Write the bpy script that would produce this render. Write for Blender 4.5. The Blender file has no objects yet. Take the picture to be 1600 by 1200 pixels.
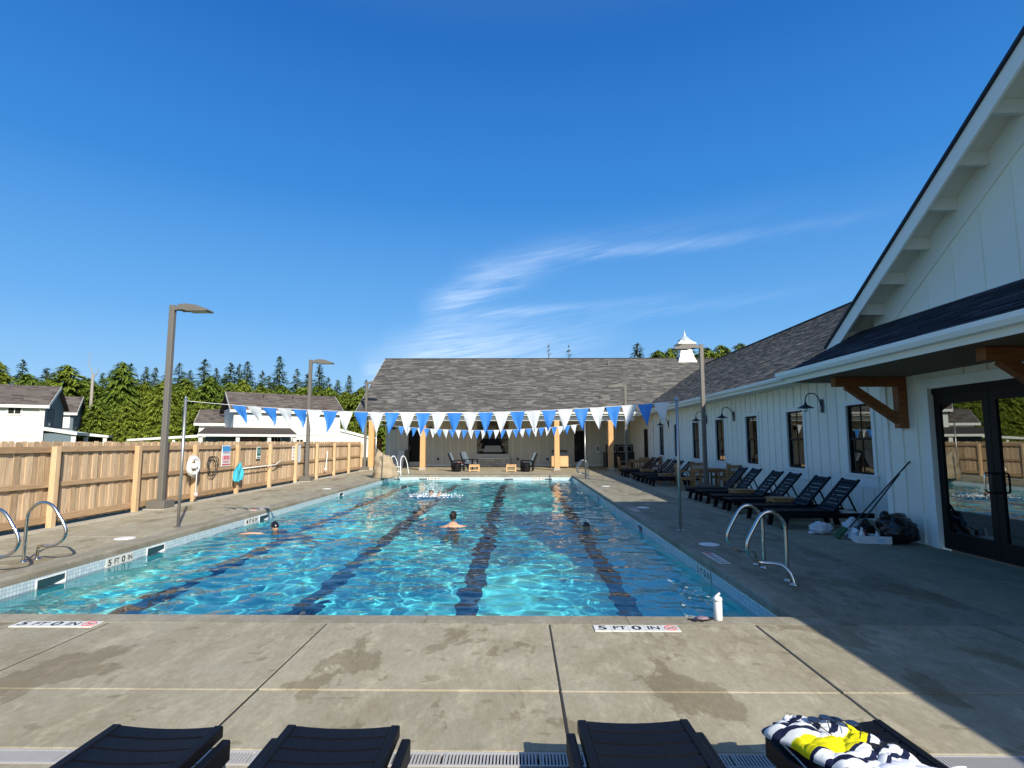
import bpy, bmesh, math, random
import numpy as np
from mathutils import Vector, Matrix
R = math.radians
random.seed(7); np.random.seed(7)
S = bpy.context.scene
COL = S.collection
# ------------------------------------------------------------------ camera
H = 1.7; F = 865.0; VX, VY = 811.0, 690.0
PITCH = math.atan((VY-600)/F); YAW = math.atan((VX-800)/math.hypot(F, VY-600))
cam = bpy.data.objects.new('camera', bpy.data.cameras.new('camera')); COL.objects.link(cam)
cam.location = (0, 0, H); cam.rotation_euler = (R(90)+PITCH, 0, YAW)
cam.data.sensor_width = 36; cam.data.lens = F/1600*36; cam.data.clip_start = .05; cam.data.clip_end = 2000
S.camera = cam
# ------------------------------------------------------------------ sun, sky, exposure
KX, KY = .76, 1.38                       # metres of shadow (to -X, +Y) per metre of height
SUN_EL = math.atan(1/math.hypot(KX, KY))
sv = Vector((KX, -KY, 1)).normalized()   # towards the sun
sl = bpy.data.lights.new('sun', 'SUN'); sl.energy = 4.6; sl.angle = R(.5); sl.color = (1, .93, .80)
so = bpy.data.objects.new('sun', sl); COL.objects.link(so)
so.rotation_euler = sv.to_track_quat('Z', 'Y').to_euler(); so.location = (40, -60, 50)
W = bpy.data.worlds.new('World'); S.world = W; W.use_nodes = True
nt = W.node_tree; N = nt.nodes; L = nt.links; N.clear()
def nd(nt_, t, **kw):
    n = nt_.nodes.new(t)
    for k, v in kw.items(): setattr(n, k, v)
    return n
def mth(nt_, op, a, b=None, c=None, clamp=False):
    n = nd(nt_, 'ShaderNodeMath', operation=op); n.use_clamp = clamp
    for i, v in enumerate((a, b, c)):
        if v is None: continue
        if isinstance(v, (int, float)): n.inputs[i].default_value = v
        else: nt_.links.new(v, n.inputs[i])
    return n.outputs[0]
out = nd(nt, 'ShaderNodeOutputWorld'); bg = nd(nt, 'ShaderNodeBackground')
sky = nd(nt, 'ShaderNodeTexSky', sky_type='NISHITA'); sky.sun_disc = False
sky.sun_elevation = SUN_EL; sky.sun_rotation = math.atan2(sv.x, sv.y)
sky.air_density = 1.0; sky.dust_density = 1.2; sky.ozone_density = 3.0; sky.altitude = 0
hs = nd(nt, 'ShaderNodeHueSaturation'); hs.inputs['Saturation'].default_value = 1.25; hs.inputs['Hue'].default_value = .498
L.new(sky.outputs[0], hs.inputs['Color'])
# thin cirrus streaks, laid out by azimuth and elevation
geo = nd(nt, 'ShaderNodeTexCoord'); sp = nd(nt, 'ShaderNodeSeparateXYZ'); L.new(geo.outputs['Generated'], sp.inputs[0])
az = mth(nt, 'ARCTAN2', sp.outputs[0], sp.outputs[1]); el = mth(nt, 'ARCSINE', sp.outputs[2])
ca, sa = math.cos(.17), math.sin(.17)
U = mth(nt, 'ADD', mth(nt, 'MULTIPLY', az, ca), mth(nt, 'MULTIPLY', el, sa))
V = mth(nt, 'SUBTRACT', mth(nt, 'MULTIPLY', el, ca), mth(nt, 'MULTIPLY', az, sa))
cmb = nd(nt, 'ShaderNodeCombineXYZ'); L.new(mth(nt, 'MULTIPLY', U, 3.0), cmb.inputs[0]); L.new(mth(nt, 'MULTIPLY', V, 26.0), cmb.inputs[1])
nz = nd(nt, 'ShaderNodeTexNoise'); nz.inputs['Scale'].default_value = 2.2; nz.inputs['Detail'].default_value = 7; nz.inputs['Roughness'].default_value = .62
nz.inputs['Distortion'].default_value = .4; L.new(cmb.outputs[0], nz.inputs['Vector'])
cmb2 = nd(nt, 'ShaderNodeCombineXYZ'); L.new(mth(nt, 'MULTIPLY', U, 6.0), cmb2.inputs[0]); L.new(mth(nt, 'MULTIPLY', V, 90.0), cmb2.inputs[1])
nz2 = nd(nt, 'ShaderNodeTexNoise'); nz2.inputs['Scale'].default_value = 2.0; nz2.inputs['Detail'].default_value = 5; L.new(cmb2.outputs[0], nz2.inputs['Vector'])
def dirof(px, py):
    u = px-800; v = 600-py
    X = u; Y = F*math.cos(PITCH)-v*math.sin(PITCH); Z = F*math.sin(PITCH)+v*math.cos(PITCH)
    c, s = math.cos(YAW), math.sin(YAW); d = Vector((X*c-Y*s, X*s+Y*c, Z)).normalized()
    return math.atan2(d.x, d.y), math.asin(d.z)
def streak(p0, p1, w, amp):
    a0, e0 = dirof(*p0); a1, e1 = dirof(*p1)
    dx, dy = a1-a0, e1-e0; ln = math.hypot(dx, dy); dx /= ln; dy /= ln
    u = mth(nt, 'ADD', mth(nt, 'MULTIPLY', mth(nt, 'SUBTRACT', az, a0), dx), mth(nt, 'MULTIPLY', mth(nt, 'SUBTRACT', el, e0), dy))
    v = mth(nt, 'SUBTRACT', mth(nt, 'MULTIPLY', mth(nt, 'SUBTRACT', el, e0), dx), mth(nt, 'MULTIPLY', mth(nt, 'SUBTRACT', az, a0), dy))
    v = mth(nt, 'ADD', v, mth(nt, 'MULTIPLY', mth(nt, 'SUBTRACT', nz.outputs[0], .5), w*1.2))
    g = mth(nt, 'EXPONENT', mth(nt, 'MULTIPLY', mth(nt, 'POWER', mth(nt, 'DIVIDE', v, w), 2.0), -1.0))
    up = mth(nt, 'DIVIDE', u, ln*.25, clamp=True)
    dn = mth(nt, 'DIVIDE', mth(nt, 'SUBTRACT', ln, u), ln*.8, clamp=True)
    return mth(nt, 'MULTIPLY', mth(nt, 'MULTIPLY', g, amp), mth(nt, 'MULTIPLY', up, dn))
tot = None
for a in [((650, 492), (880, 392), .024, .85), ((700, 430), (960, 380), .02, .4), ((700, 492), (1100, 458), .008, .55), ((820, 400), (1450, 315), .010, .5),
          ((590, 545), (1000, 512), .030, .85), ((570, 575), (960, 545), .032, .8), ((640, 520), (900, 480), .02, .35), ((760, 395), (1300, 300), .02, .16), ((900, 500), (1330, 440), .010, .25),
          ((560, 585), (640, 570), .03, .5)]:
    s_ = streak(*a); tot = s_ if tot is None else mth(nt, 'ADD', tot, s_)
tex = mth(nt, 'ADD', mth(nt, 'MULTIPLY', nz.outputs[0], 1.1), mth(nt, 'MULTIPLY', nz2.outputs[0], .7))
tex = mth(nt, 'MULTIPLY', mth(nt, 'SUBTRACT', tex, .55), 1.9, clamp=True)
cl = mth(nt, 'MULTIPLY', mth(nt, 'MULTIPLY', tot, tex), .50, clamp=True)
er = nd(nt, 'ShaderNodeValToRGB'); L.new(mth(nt, 'DIVIDE', mth(nt, 'MAXIMUM', el, 0.0), math.pi/2), er.inputs[0]); ce = er.color_ramp.elements
for i_, (d_, c_) in enumerate([(0, (.36, .60, .90)), (5, (.27, .54, .93)), (12, (.135, .41, .88)), (24, (.040, .25, .74)), (38, (.016, .150, .58)), (55, (.10, .21, .43)), (90, (.19, .26, .40))]):
    if i_ > 1: ce.new(.5)
    ce[i_].position = d_/90; ce[i_].color = tuple(c_)+(1,)
sm_ = nd(nt, 'ShaderNodeMix', data_type='RGBA', blend_type='MULTIPLY'); sm_.inputs[0].default_value = 1; L.new(er.outputs[0], sm_.inputs[6]); sm_.inputs[7].default_value = (5.75, 5.65, 5.4, 1)
sx_ = nd(nt, 'ShaderNodeMix', data_type='RGBA'); sdt = nd(nt, 'ShaderNodeVectorMath', operation='DOT_PRODUCT'); L.new(geo.outputs['Generated'], sdt.inputs[0]); sdt.inputs[1].default_value = sv
L.new(mth(nt, 'SUBTRACT', .88, mth(nt, 'MULTIPLY', mth(nt, 'POWER', mth(nt, 'MAXIMUM', sdt.outputs['Value'], 0.0), 1.5), .55)), sx_.inputs[0]); L.new(hs.outputs[0], sx_.inputs[6]); L.new(sm_.outputs[2], sx_.inputs[7])
mx = nd(nt, 'ShaderNodeMix', data_type='RGBA'); L.new(cl, mx.inputs[0]); L.new(sx_.outputs[2], mx.inputs[6]); mx.inputs[7].default_value = (5.4, 6.2, 7.4, 1)
L.new(mx.outputs[2], bg.inputs[0]); bg.inputs[1].default_value = .12; L.new(bg.outputs[0], out.inputs[0])
S.view_settings.view_transform = 'Standard'; S.view_settings.look = 'None'; S.view_settings.gamma = 1
S.view_settings.use_curve_mapping = False; S.view_settings.exposure = .60
cy = S.cycles
cy.use_denoising = True; cy.max_bounces = 8; cy.diffuse_bounces = 4; cy.glossy_bounces = 3; cy.transmission_bounces = 6; cy.transparent_max_bounces = 12
cy.caustics_reflective = False; cy.caustics_refractive = True; cy.sample_clamp_indirect = 20.0

# ------------------------------------------------------------------ materials
def lin(c): return tuple(c)+(1,) if len(c) == 3 else tuple(c)
def newmat(name):
    m = bpy.data.materials.new(name); m.use_nodes = True
    return m, m.node_tree, m.node_tree.nodes['Principled BSDF']
def mixc(t, f, a, b, mode='MIX'):
    n = nd(t, 'ShaderNodeMix', data_type='RGBA', blend_type=mode)
    for i, v in ((0, f), (6, a), (7, b)):
        if isinstance(v, (int, float)): n.inputs[i].default_value = v
        elif isinstance(v, tuple): n.inputs[i].default_value = lin(v)
        else: t.links.new(v, n.inputs[i])
    return n.outputs[2]
def noise(t, scale, detail=4, rough=.55, vec='pos', stretch=None, dist=0, which=0):
    n = nd(t, 'ShaderNodeTexNoise'); n.inputs['Scale'].default_value = scale; n.inputs['Detail'].default_value = detail
    n.inputs['Roughness'].default_value = rough; n.inputs['Distortion'].default_value = dist
    v = coords(t, vec)
    if stretch:
        mp = nd(t, 'ShaderNodeMapping'); mp.inputs['Scale'].default_value = stretch; t.links.new(v, mp.inputs[0]); v = mp.outputs[0]
    t.links.new(v, n.inputs['Vector']); return n.outputs[which]
def coords(t, vec):
    if vec == 'pos': return nd(t, 'ShaderNodeNewGeometry').outputs['Position']
    if vec == 'obj': return nd(t, 'ShaderNodeTexCoord').outputs['Object']
    if vec == 'objr':   # object space, shifted by a per-object random amount
        n = nd(t, 'ShaderNodeVectorMath', operation='ADD'); t.links.new(nd(t, 'ShaderNodeTexCoord').outputs['Object'], n.inputs[0])
        c = nd(t, 'ShaderNodeCombineXYZ'); r = mth(t, 'MULTIPLY', nd(t, 'ShaderNodeObjectInfo').outputs['Random'], 37.0)
        for i in range(3): t.links.new(r, c.inputs[i])
        t.links.new(c.outputs[0], n.inputs[1]); return n.outputs[0]
    return vec
def ramp(t, f, stops):
    n = nd(t, 'ShaderNodeValToRGB'); e = n.color_ramp.elements
    while len(e) < len(stops): e.new(.5)
    for i, (p, c) in enumerate(stops): e[i].position = p; e[i].color = lin(c) if not isinstance(c, (int, float)) else (c, c, c, 1)
    t.links.new(f, n.inputs[0]); return n.outputs[0]
def bump(t, p, h, strength=.3, dist=.01):
    b = nd(t, 'ShaderNodeBump'); b.inputs['Strength'].default_value = strength; b.inputs['Distance'].default_value = dist
    t.links.new(h, b.inputs['Height']); t.links.new(b.outputs[0], p.inputs['Normal'])
def sc3(c, k): return tuple(min(1, x*k) for x in c)
def M(name, col, rough=.6, var=.12, scale=6, metal=0, rnd=0, bmp=.15, vec='obj', spec=.5, stretch=None):
    m, t, p = newmat(name)
    c = mixc(t, noise(t, scale, vec=vec, stretch=stretch), sc3(col, 1-var), sc3(col, 1+var))
    if rnd: 
        r = nd(t, 'ShaderNodeObjectInfo').outputs['Random']
        c = mixc(t, 1.0, c, ramp(t, r, [(0, 1-rnd), (1, 1.0)]), 'MULTIPLY')
    t.links.new(c, p.inputs['Base Color']); p.inputs['Roughness'].default_value = rough; p.inputs['Metallic'].default_value = metal
    p.inputs['Specular IOR Level'].default_value = spec
    if bmp: bump(t, p, noise(t, scale*9, vec=vec, stretch=stretch), bmp, .004)
    return m
def wood(name, a, b, axis=2, rnd=.35, rough=.75, scale=1.0):
    m, t, p = newmat(name)
    st = [14*scale]*3; st[axis] = .9*scale
    g = noise(t, 3.0, 6, .6, 'objr', tuple(st), .6)
    c = mixc(t, ramp(t, g, [(.3, 0), (.7, 1)]), a, b)
    kn = noise(t, 2.6, 2, .5, 'objr', tuple([3.0 if i != axis else 1.1 for i in range(3)]))
    c = mixc(t, ramp(t, kn, [(.66, 0), (.78, .7)]), c, sc3(a, .45))
    r = nd(t, 'ShaderNodeObjectInfo').outputs['Random']
    c = mixc(t, 1.0, c, ramp(t, r, [(0, (1-rnd, (1-rnd)*.96, (1-rnd)*.9)), (.5, (1, .97, .93)), (1, (1.0, 1.0, 1.0))]), 'MULTIPLY')
    t.links.new(c, p.inputs['Base Color']); p.inputs['Roughness'].default_value = rough; p.inputs['Specular IOR Level'].default_value = .25
    bump(t, p, g, .35, .003); return m
def concrete(name, base, stain=.5, wet=True, tone=.12):
    m, t, p = newmat(name)
    c = mixc(t, noise(t, .9, 6, .6), sc3(base, .74), sc3(base, 1.16))
    c = mixc(t, mth(t, 'MULTIPLY', ramp(t, noise(t, 1.6, 8, .7, stretch=(1, .6, 1), dist=.15), [(.42, 0), (.68, 1)]), stain), c, mixc(t, 1.0, c, (.72, .66, .55), 'MULTIPLY'))
    c = mixc(t, ramp(t, noise(t, 4.2, 8, .75, stretch=(1, .5, 1), dist=.2), [(.50, 0), (.64, .55)]), c, sc3(base, 1.35))
    c = mixc(t, mth(t, 'MULTIPLY', noise(t, 120, 4, .8, stretch=(1, .5, 1)), .8), c, mixc(t, 1.0, c, (.66, .64, .60), 'MULTIPLY'))
    c = mixc(t, ramp(t, noise(t, 24, 5, .85, stretch=(1, .4, 1)), [(.35, .55), (.6, 0)]), c, mixc(t, 1.0, c, (.66, .63, .56), 'MULTIPLY'))
    c = mixc(t, ramp(t, noise(t, 70, 1, .5), [(.70, 0), (.76, .6)]), c, sc3(base, .45))
    r = nd(t, 'ShaderNodeObjectInfo').outputs['Random']
    c = mixc(t, 1.0, c, ramp(t, r, [(0, 1-tone), (1, 1.0)]), 'MULTIPLY')
    if wet:
        wm = ramp(t, noise(t, 1.0, 6, .62, stretch=(1.25, .8, 1), dist=.25), [(.565, 0), (.585, 1)])
        wd = ramp(t, noise(t, 4.5, 2, .5, stretch=(.8, 1.3, 1)), [(.665, 0), (.68, 1)])
        wm = mth(t, 'MAXIMUM', wm, mth(t, 'MULTIPLY', wd, .7))
        sy_ = nd(t, 'ShaderNodeSeparateXYZ'); t.links.new(coords(t, 'pos'), sy_.inputs[0])
        edge = mth(t, 'MULTIPLY', mth(t, 'GREATER_THAN', sy_.outputs[1], 3.2), mth(t, 'SUBTRACT', 1.0, mth(t, 'DIVIDE', mth(t, 'SUBTRACT', 5.4, sy_.outputs[1]), 1.6), clamp=True))
        dr = ramp(t, noise(t, 11, 3, .6, stretch=(1, .6, 1)), [(.60, 0), (.62, 1)])
        big = ramp(t, noise(t, 2.2, 7, .75, stretch=(1.6, .7, 1)), [(.53, 0), (.55, .8)])
        wm = mth(t, 'MAXIMUM', wm, mth(t, 'MULTIPLY', mth(t, 'MAXIMUM', mth(t, 'MULTIPLY', dr, ramp(t, noise(t, 1.3, 2), [(.5, 0), (.6, 1)])), mth(t, 'MULTIPLY', big, ramp(t, sy_.outputs[0], [(0, 0), (1, 1)]))), edge))
        c = mixc(t, mth(t, 'MULTIPLY', wm, .75), c, mixc(t, 1.0, c, (.62, .57, .47), 'MULTIPLY'))
        t.links.new(mth(t, 'SUBTRACT', .85, mth(t, 'MULTIPLY', wm, .15)), p.inputs['Roughness'])
    else: p.inputs['Roughness'].default_value = .85
    t.links.new(c, p.inputs['Base Color']); p.inputs['Specular IOR Level'].default_value = .3
    bump(t, p, mth(t, 'ADD', noise(t, 90, 3, .6, stretch=(1, .12, 1)), noise(t, 14, 4)), .25, .004)
    return m
m_deck = concrete('brushed_concrete', (.43, .395, .30), .6)
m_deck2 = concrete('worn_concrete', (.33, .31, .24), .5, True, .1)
m_deck3 = concrete('tan_concrete', (.42, .37, .265), .5, False)
m_cope = concrete('coping_concrete', (.36, .335, .27), .8, False)
m_curb = concrete('pale_kerb_concrete', (.52, .49, .41), .2, False)
m_white = M('white_painted_siding', (.85, .835, .73), .55, .03, 3, bmp=.05)
m_trim = M('white_trim_paint', (.82, .83, .78), .5, .03, 3, bmp=.03)
m_soff = M('soffit_paint', (.70, .69, .60), .6, .05, 3, bmp=.03)
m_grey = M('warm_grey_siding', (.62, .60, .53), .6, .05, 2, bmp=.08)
m_frame = M('black_window_frame', (.006, .006, .007), .5, .1, 5, bmp=0, spec=.2)
m_lampm = M('dark_grey_powder_coat', (.135, .125, .108), .45, .08, 4, bmp=.03)
m_sconce = M('navy_black_enamel', (.012, .02, .045), .3, .1, 6, bmp=0)
m_steel = M('polished_steel', (.62, .60, .56), .16, .04, 8, metal=1, bmp=0)
m_pole = M('galvanised_pole', (.42, .41, .38), .38, .1, 9, metal=.8, bmp=.02)
m_cedar = wood('cedar_post_wood', (.50, .27, .12), (.70, .42, .20), 2, .15)
m_beam = wood('stained_beam_wood', (.17, .060, .022), (.33, .13, .045), 0, .15, .5)
m_fb = wood('fence_board_wood', (.42, .29, .175), (.68, .53, .36), 2, .34)
m_fr = wood('fence_rail_wood', (.32, .21, .125), (.50, .35, .21), 1, .2)
m_fp = wood('fence_post_wood', (.50, .34, .19), (.66, .48, .30), 2, .12)
m_teak = wood('teak_furniture_wood', (.28, .15, .065), (.42, .24, .11), 0, .2, .55)
m_pine = wood('light_cabinet_wood', (.52, .33, .16), (.66, .45, .25), 0, .15, .6)
m_navy = M('dark_plastic_lumber', (.0055, .0062, .0095), .5, .5, 14, rnd=.2, bmp=.3, stretch=(1, 6, 1), spec=.15)
m_black = M('black_metal', (.012, .012, .012), .4, .1, 6, bmp=0)
m_gravel = M('gravel_strip', (.20, .17, .13), .95, .5, 30, vec='pos', bmp=.8)
m_grass = M('lawn_grass', (.075, .10, .03), .9, .5, 3, vec='pos', bmp=.6)
m_plast = M('white_plastic', (.74, .75, .74), .35, .04, 8, bmp=0)
m_beige = M('beige_canvas', (.33, .26, .17), .85, .2, 3, bmp=.3)
m_ring = M('white_vinyl', (.78, .78, .76), .35, .04, 8, bmp=0)
m_ink = M('black_ink', (.012, .012, .012), .5, .05, 8, bmp=0)
m_red = M('red_ink', (.55, .05, .05), .5, .05, 8, bmp=0)
m_tilew = M('white_glazed_tile', (.66, .65, .60), .25, .05, 12, bmp=0)
m_concr_dark = M('dark_void', (.01, .012, .014), .7, .1, 5, bmp=0)
m_skin = M('skin', (.50, .28, .18), .5, .08, 6, bmp=.05)
m_hair = M('wet_dark_hair', (.018, .010, .007), .3, .3, 20, bmp=.3)
m_cap = M('black_swim_cap', (.01, .01, .014), .25, .1, 5, bmp=0)
m_suit = M('dark_swimsuit', (.01, .012, .03), .5, .1, 5, bmp=0)
m_fblue = M('blue_pennant_nylon', (.045, .25, .72), .55, .15, 9, bmp=.15)
m_fwhite = M('white_pennant_nylon', (.72, .74, .75), .55, .04, 9, bmp=.15)
for m_ in (m_fblue, m_fwhite):
    t_ = m_.node_tree; p_ = t_.nodes['Principled BSDF']; tr = nd(t_, 'ShaderNodeBsdfTranslucent')
    t_.links.new(p_.inputs['Base Color'].links[0].from_socket, tr.inputs[0]); ms = nd(t_, 'ShaderNodeMixShader'); ms.inputs[0].default_value = .3
    t_.links.new(p_.outputs[0], ms.inputs[1]); t_.links.new(tr.outputs[0], ms.inputs[2]); t_.links.new(ms.outputs[0], t_.nodes['Material Output'].inputs[0])
def glass(name, refl=.12, tint=(.75, .78, .76)):
    m, t, p = newmat(name); t.nodes.remove(p)
    g = nd(t, 'ShaderNodeBsdfGlossy'); g.inputs['Roughness'].default_value = .01; g.inputs[0].default_value = (.9, .95, .93, 1)
    tr = nd(t, 'ShaderNodeBsdfTransparent'); tr.inputs[0].default_value = lin(tint)
    fr = nd(t, 'ShaderNodeFresnel'); fr.inputs[0].default_value = 1.5
    f = mth(t, 'ADD', mth(t, 'MULTIPLY', fr.outputs[0], 1.5), refl, clamp=True)
    ms = nd(t, 'ShaderNodeMixShader'); t.links.new(f, ms.inputs[0]); t.links.new(tr.outputs[0], ms.inputs[1]); t.links.new(g.outputs[0], ms.inputs[2])
    t.links.new(ms.outputs[0], t.nodes['Material Output'].inputs[0]); return m
m_glass = glass('window_glass', .06); m_dglass = glass('tinted_door_glass', .20, (.30, .32, .31))
def shingle_mat(name, a, b, c_):
    m, t, p = newmat(name)
    at = nd(t, 'ShaderNodeVertexColor', layer_name='tint')
    c = ramp(t, at.outputs[0], [(0, a), (.5, b), (.82, sc3(b, 1.15)), (1, c_)])
    c = mixc(t, noise(t, 22, 4, .7), mixc(t, 1.0, c, (.62, .62, .62), 'MULTIPLY'), c)
    t.links.new(c, p.inputs['Base Color']); p.inputs['Roughness'].default_value = .95; p.inputs['Specular IOR Level'].default_value = .2
    bump(t, p, noise(t, 220, 2, .6), .4, .003); return m
m_shing = shingle_mat('grey_asphalt_shingle', (.072, .070, .066), (.108, .105, .098), (.21, .20, .18))
m_shing2 = shingle_mat('dark_asphalt_shingle', (.014, .018, .028), (.028, .032, .045), (.06, .064, .078))
m_shingb = shingle_mat('brown_asphalt_shingle', (.075, .062, .055), (.125, .105, .095), (.17, .15, .13))
m_hwhite = M('house_white_siding', (.60, .60, .56), .6, .03, 2, bmp=.05)
m_hblue = M('house_slate_siding', (.085, .125, .15), .6, .08, 2, bmp=.05)

# ------------------------------------------------------------------ mesh helpers
class MB:
    def __init__(s): s.v = []; s.f = []; s.sm = False
    def add(s, vs, fs):
        o = len(s.v); s.v += [tuple(v) for v in vs]; s.f += [tuple(i+o for i in f) for f in fs]; return s
    def box(s, x0, x1, y0, y1, z0, z1):
        return s.add([(x0,y0,z0),(x1,y0,z0),(x1,y1,z0),(x0,y1,z0),(x0,y0,z1),(x1,y0,z1),(x1,y1,z1),(x0,y1,z1)],
                     [(0,3,2,1),(4,5,6,7),(0,1,5,4),(1,2,6,5),(2,3,7,6),(3,0,4,7)])
    def hexa(s, b, t):     # b, t: four points each
        return s.add(list(b)+list(t), [(0,3,2,1),(4,5,6,7),(0,1,5,4),(1,2,6,5),(2,3,7,6),(3,0,4,7)])
    def bar(s, a, b, w, h, up=(0,0,1)):
        a = Vector(a); b = Vector(b); d = (b-a).normalized(); u = Vector(up); r = d.cross(u)
        if r.length < 1e-4: r = d.cross(Vector((0,1,0)))
        r.normalize(); u = r.cross(d).normalized(); r = r*w/2; u = u*h/2
        return s.hexa([a-r-u, a+r-u, b+r-u, b-r-u], [a-r+u, a+r+u, b+r+u, b-r+u])
    def prism(s, pts, axis, a, b):   # pts 2-D outline extruded along axis between a and b
        n = len(pts)
        def P(p, c):
            if axis == 0: return (c, p[0], p[1])
            if axis == 1: return (p[0], c, p[1])
            return (p[0], p[1], c)
        return s.add([P(p, a) for p in pts]+[P(p, b) for p in pts],
                     [tuple(range(n))[::-1], tuple(range(n, 2*n))]+[(i, (i+1)%n, n+(i+1)%n, n+i) for i in range(n)])
    def tube(s, pts, r, n=8, cap=True):
        pts = [Vector(p) for p in pts]; rs = r if isinstance(r, (list, tuple)) else [r]*len(pts)
        ref = Vector((0,0,1)); d0 = (pts[1]-pts[0]).normalized()
        if abs(d0.dot(ref)) > .9: ref = Vector((1,0,0))
        vs = []; u = None
        for i, p in enumerate(pts):
            d = (pts[min(i+1, len(pts)-1)]-pts[max(i-1, 0)]).normalized()
            if u is None: u = (ref-d*ref.dot(d)).normalized()
            else: u = (u-d*u.dot(d)).normalized()
            w = d.cross(u)
            for k in range(n):
                a = 2*math.pi*k/n; vs.append(p+(u*math.cos(a)+w*math.sin(a))*rs[i])
        fs = [(i*n+k, i*n+(k+1)%n, (i+1)*n+(k+1)%n, (i+1)*n+k) for i in range(len(pts)-1) for k in range(n)]
        if cap: fs += [tuple(range(n))[::-1], tuple((len(pts)-1)*n+k for k in range(n))]
        return s.add(vs, fs)
    def lathe(s, prof, n=20, c=(0,0,0)):
        vs = [(c[0]+r*math.cos(2*math.pi*k/n), c[1]+r*math.sin(2*math.pi*k/n), c[2]+z) for r, z in prof for k in range(n)]
        fs = [(i*n+k, i*n+(k+1)%n, (i+1)*n+(k+1)%n, (i+1)*n+k) for i in range(len(prof)-1) for k in range(n)]
        fs += [tuple(range(n))[::-1], tuple((len(prof)-1)*n+k for k in range(n))]
        return s.add(vs, fs)
    def mesh(s, name, mat, smooth=False, bev=0):
        me = bpy.data.meshes.new(name); me.from_pydata(s.v, [], s.f)
        if mat: me.materials.append(mat)
        if bev:
            bm = bmesh.new(); bm.from_mesh(me)
            bmesh.ops.bevel(bm, geom=bm.edges[:], offset=bev, segments=1, affect='EDGES'); bm.to_mesh(me); bm.free()
        if smooth:
            me.polygons.foreach_set('use_smooth', [True]*len(me.polygons))
        me.update(); return me
    def build(s, name, mat, parent=None, loc=(0,0,0), rz=0, smooth=False, bev=0, kind=None, label=None):
        return link(name, s.mesh(name, mat, smooth, bev), parent, loc, rz, kind, label)
def link(name, me, parent=None, loc=(0,0,0), rz=0, kind=None, label=None):
    o = bpy.data.objects.new(name, me); COL.objects.link(o); o.location = loc; o.rotation_euler = (0,0,rz)
    if parent: o.parent = parent
    if kind: o['kind'] = kind
    if label: o['label'] = label
    return o
def tag(o, label, cat, group=None):
    o['label'] = label; o['category'] = cat
    if group: o['group'] = group
    return o
def thing(name, label, cat, loc=(0,0,0), rz=0, group=None):
    o = bpy.data.objects.new(name, None); COL.objects.link(o); o.location = loc; o.rotation_euler = (0,0,rz)
    o.empty_display_size = .1
    return tag(o, label, cat, group)
def copytree(o, parent=None):
    c = o.copy(); COL.objects.link(c)
    if parent: c.parent = parent
    for ch in list(o.children): copytree(ch, c)
    return c
def smooth_path(pts, n=6):
    pts = [Vector(p) for p in pts]; o = []
    for i in range(len(pts)-1):
        p0 = pts[max(i-1, 0)]; p1 = pts[i]; p2 = pts[i+1]; p3 = pts[min(i+2, len(pts)-1)]
        for k in range(n):
            t = k/n; o.append(.5*((2*p1)+(p2-p0)*t+(2*p0-5*p1+4*p2-p3)*t*t+(3*p1-p0-3*p2+p3)*t**3))
    o.append(pts[-1]); return o
def px_at(px, Y):   # X in the place of something seen at column px, Y metres away
    return (px-VX)/F*Y

# ------------------------------------------------------------------ ground and deck
PX0, PX1, PY0, PY1 = -6.42, 2.68, 5.66, 28.5        # pool opening
WX = 7.7; BX = 6.75                                   # wing wall, bay wall
g = MB()
def ring(o, i, z):
    (a0, a1, b0, b1), (c0, c1, d0, d1) = o, i
    g.add([(a0,b0,z),(a1,b0,z),(a1,b1,z),(a0,b1,z),(c0,d0,z),(c1,d0,z),(c1,d1,z),(c0,d1,z)], [(0,1,5,4),(1,2,6,5),(2,3,7,6),(3,0,4,7)])
ring((-700, 700, -300, 900), (-9.3, 12, -8, 39.5), -.06)
g.build('lawn', m_grass, kind='structure')
base = bpy.data.objects.new('pool_deck', None); COL.objects.link(base); base['kind'] = 'structure'
GAP = .007
def slab(x0, x1, y0, y1, mat, z=0.0, th=.12, g_=GAP, name='slab', b=.006):
    m = MB().box(x0+g_-(x0+x1)/2, x1-g_-(x0+x1)/2, y0+g_-(y0+y1)/2, y1-g_-(y0+y1)/2, -th, 0)
    return m.build(name, mat, base, ((x0+x1)/2, (y0+y1)/2, z+random.uniform(-.002, .002)), bev=b)
CX0, CX1, CY0, CY1 = PX0-.28, PX1+.29, PY0-.26, PY1+.3
# near deck
xs = [-9.3, -8.0, -5.95, -3.88, -1.81, .28, 2.2, 4.3, 6.75]; xs_near = xs; m_seal = M('dark_joint_sealant', (.025, .022, .018), .8, .3, 20, bmp=0)
for a, b in zip(xs[:-1], xs[1:]):
    slab(a, b, 3.99, CY0, m_deck); slab(a, b, 3.245, 3.99, m_deck)
    slab(a, b, 1.0, 3.105, m_deck); slab(a, b, -2, 1.0, m_deck); slab(a, b, -5, -2, m_deck)
ys = [CY0+2.35*i for i in range(10)]+[CY1]
for a, b in zip(ys[:-1], ys[1:]):
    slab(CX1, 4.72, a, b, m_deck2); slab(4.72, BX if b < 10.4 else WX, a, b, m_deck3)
    slab(-8.05, CX0, a, b, m_deck); slab(-8.975, -8.05, a, b, m_deck)
xs = [-9.4, -7.3, -5.0, -2.7, -.4, 1.9, 4.72, WX]
for a, b in zip(xs[:-1], xs[1:]):
    for c, d in ((CY1, 32.9), (32.9, 38.7)): slab(a, b, c, d, m_deck3)
m = MB().box(-9.34, -8.98, -5, 33, -.12, .008); m.build('kerb', m_curb, base, bev=.006)
MB().box(-9.75, -9.325, -5, 33, -.2, -.03).build('gravel_bed', m_gravel, base)
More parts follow.
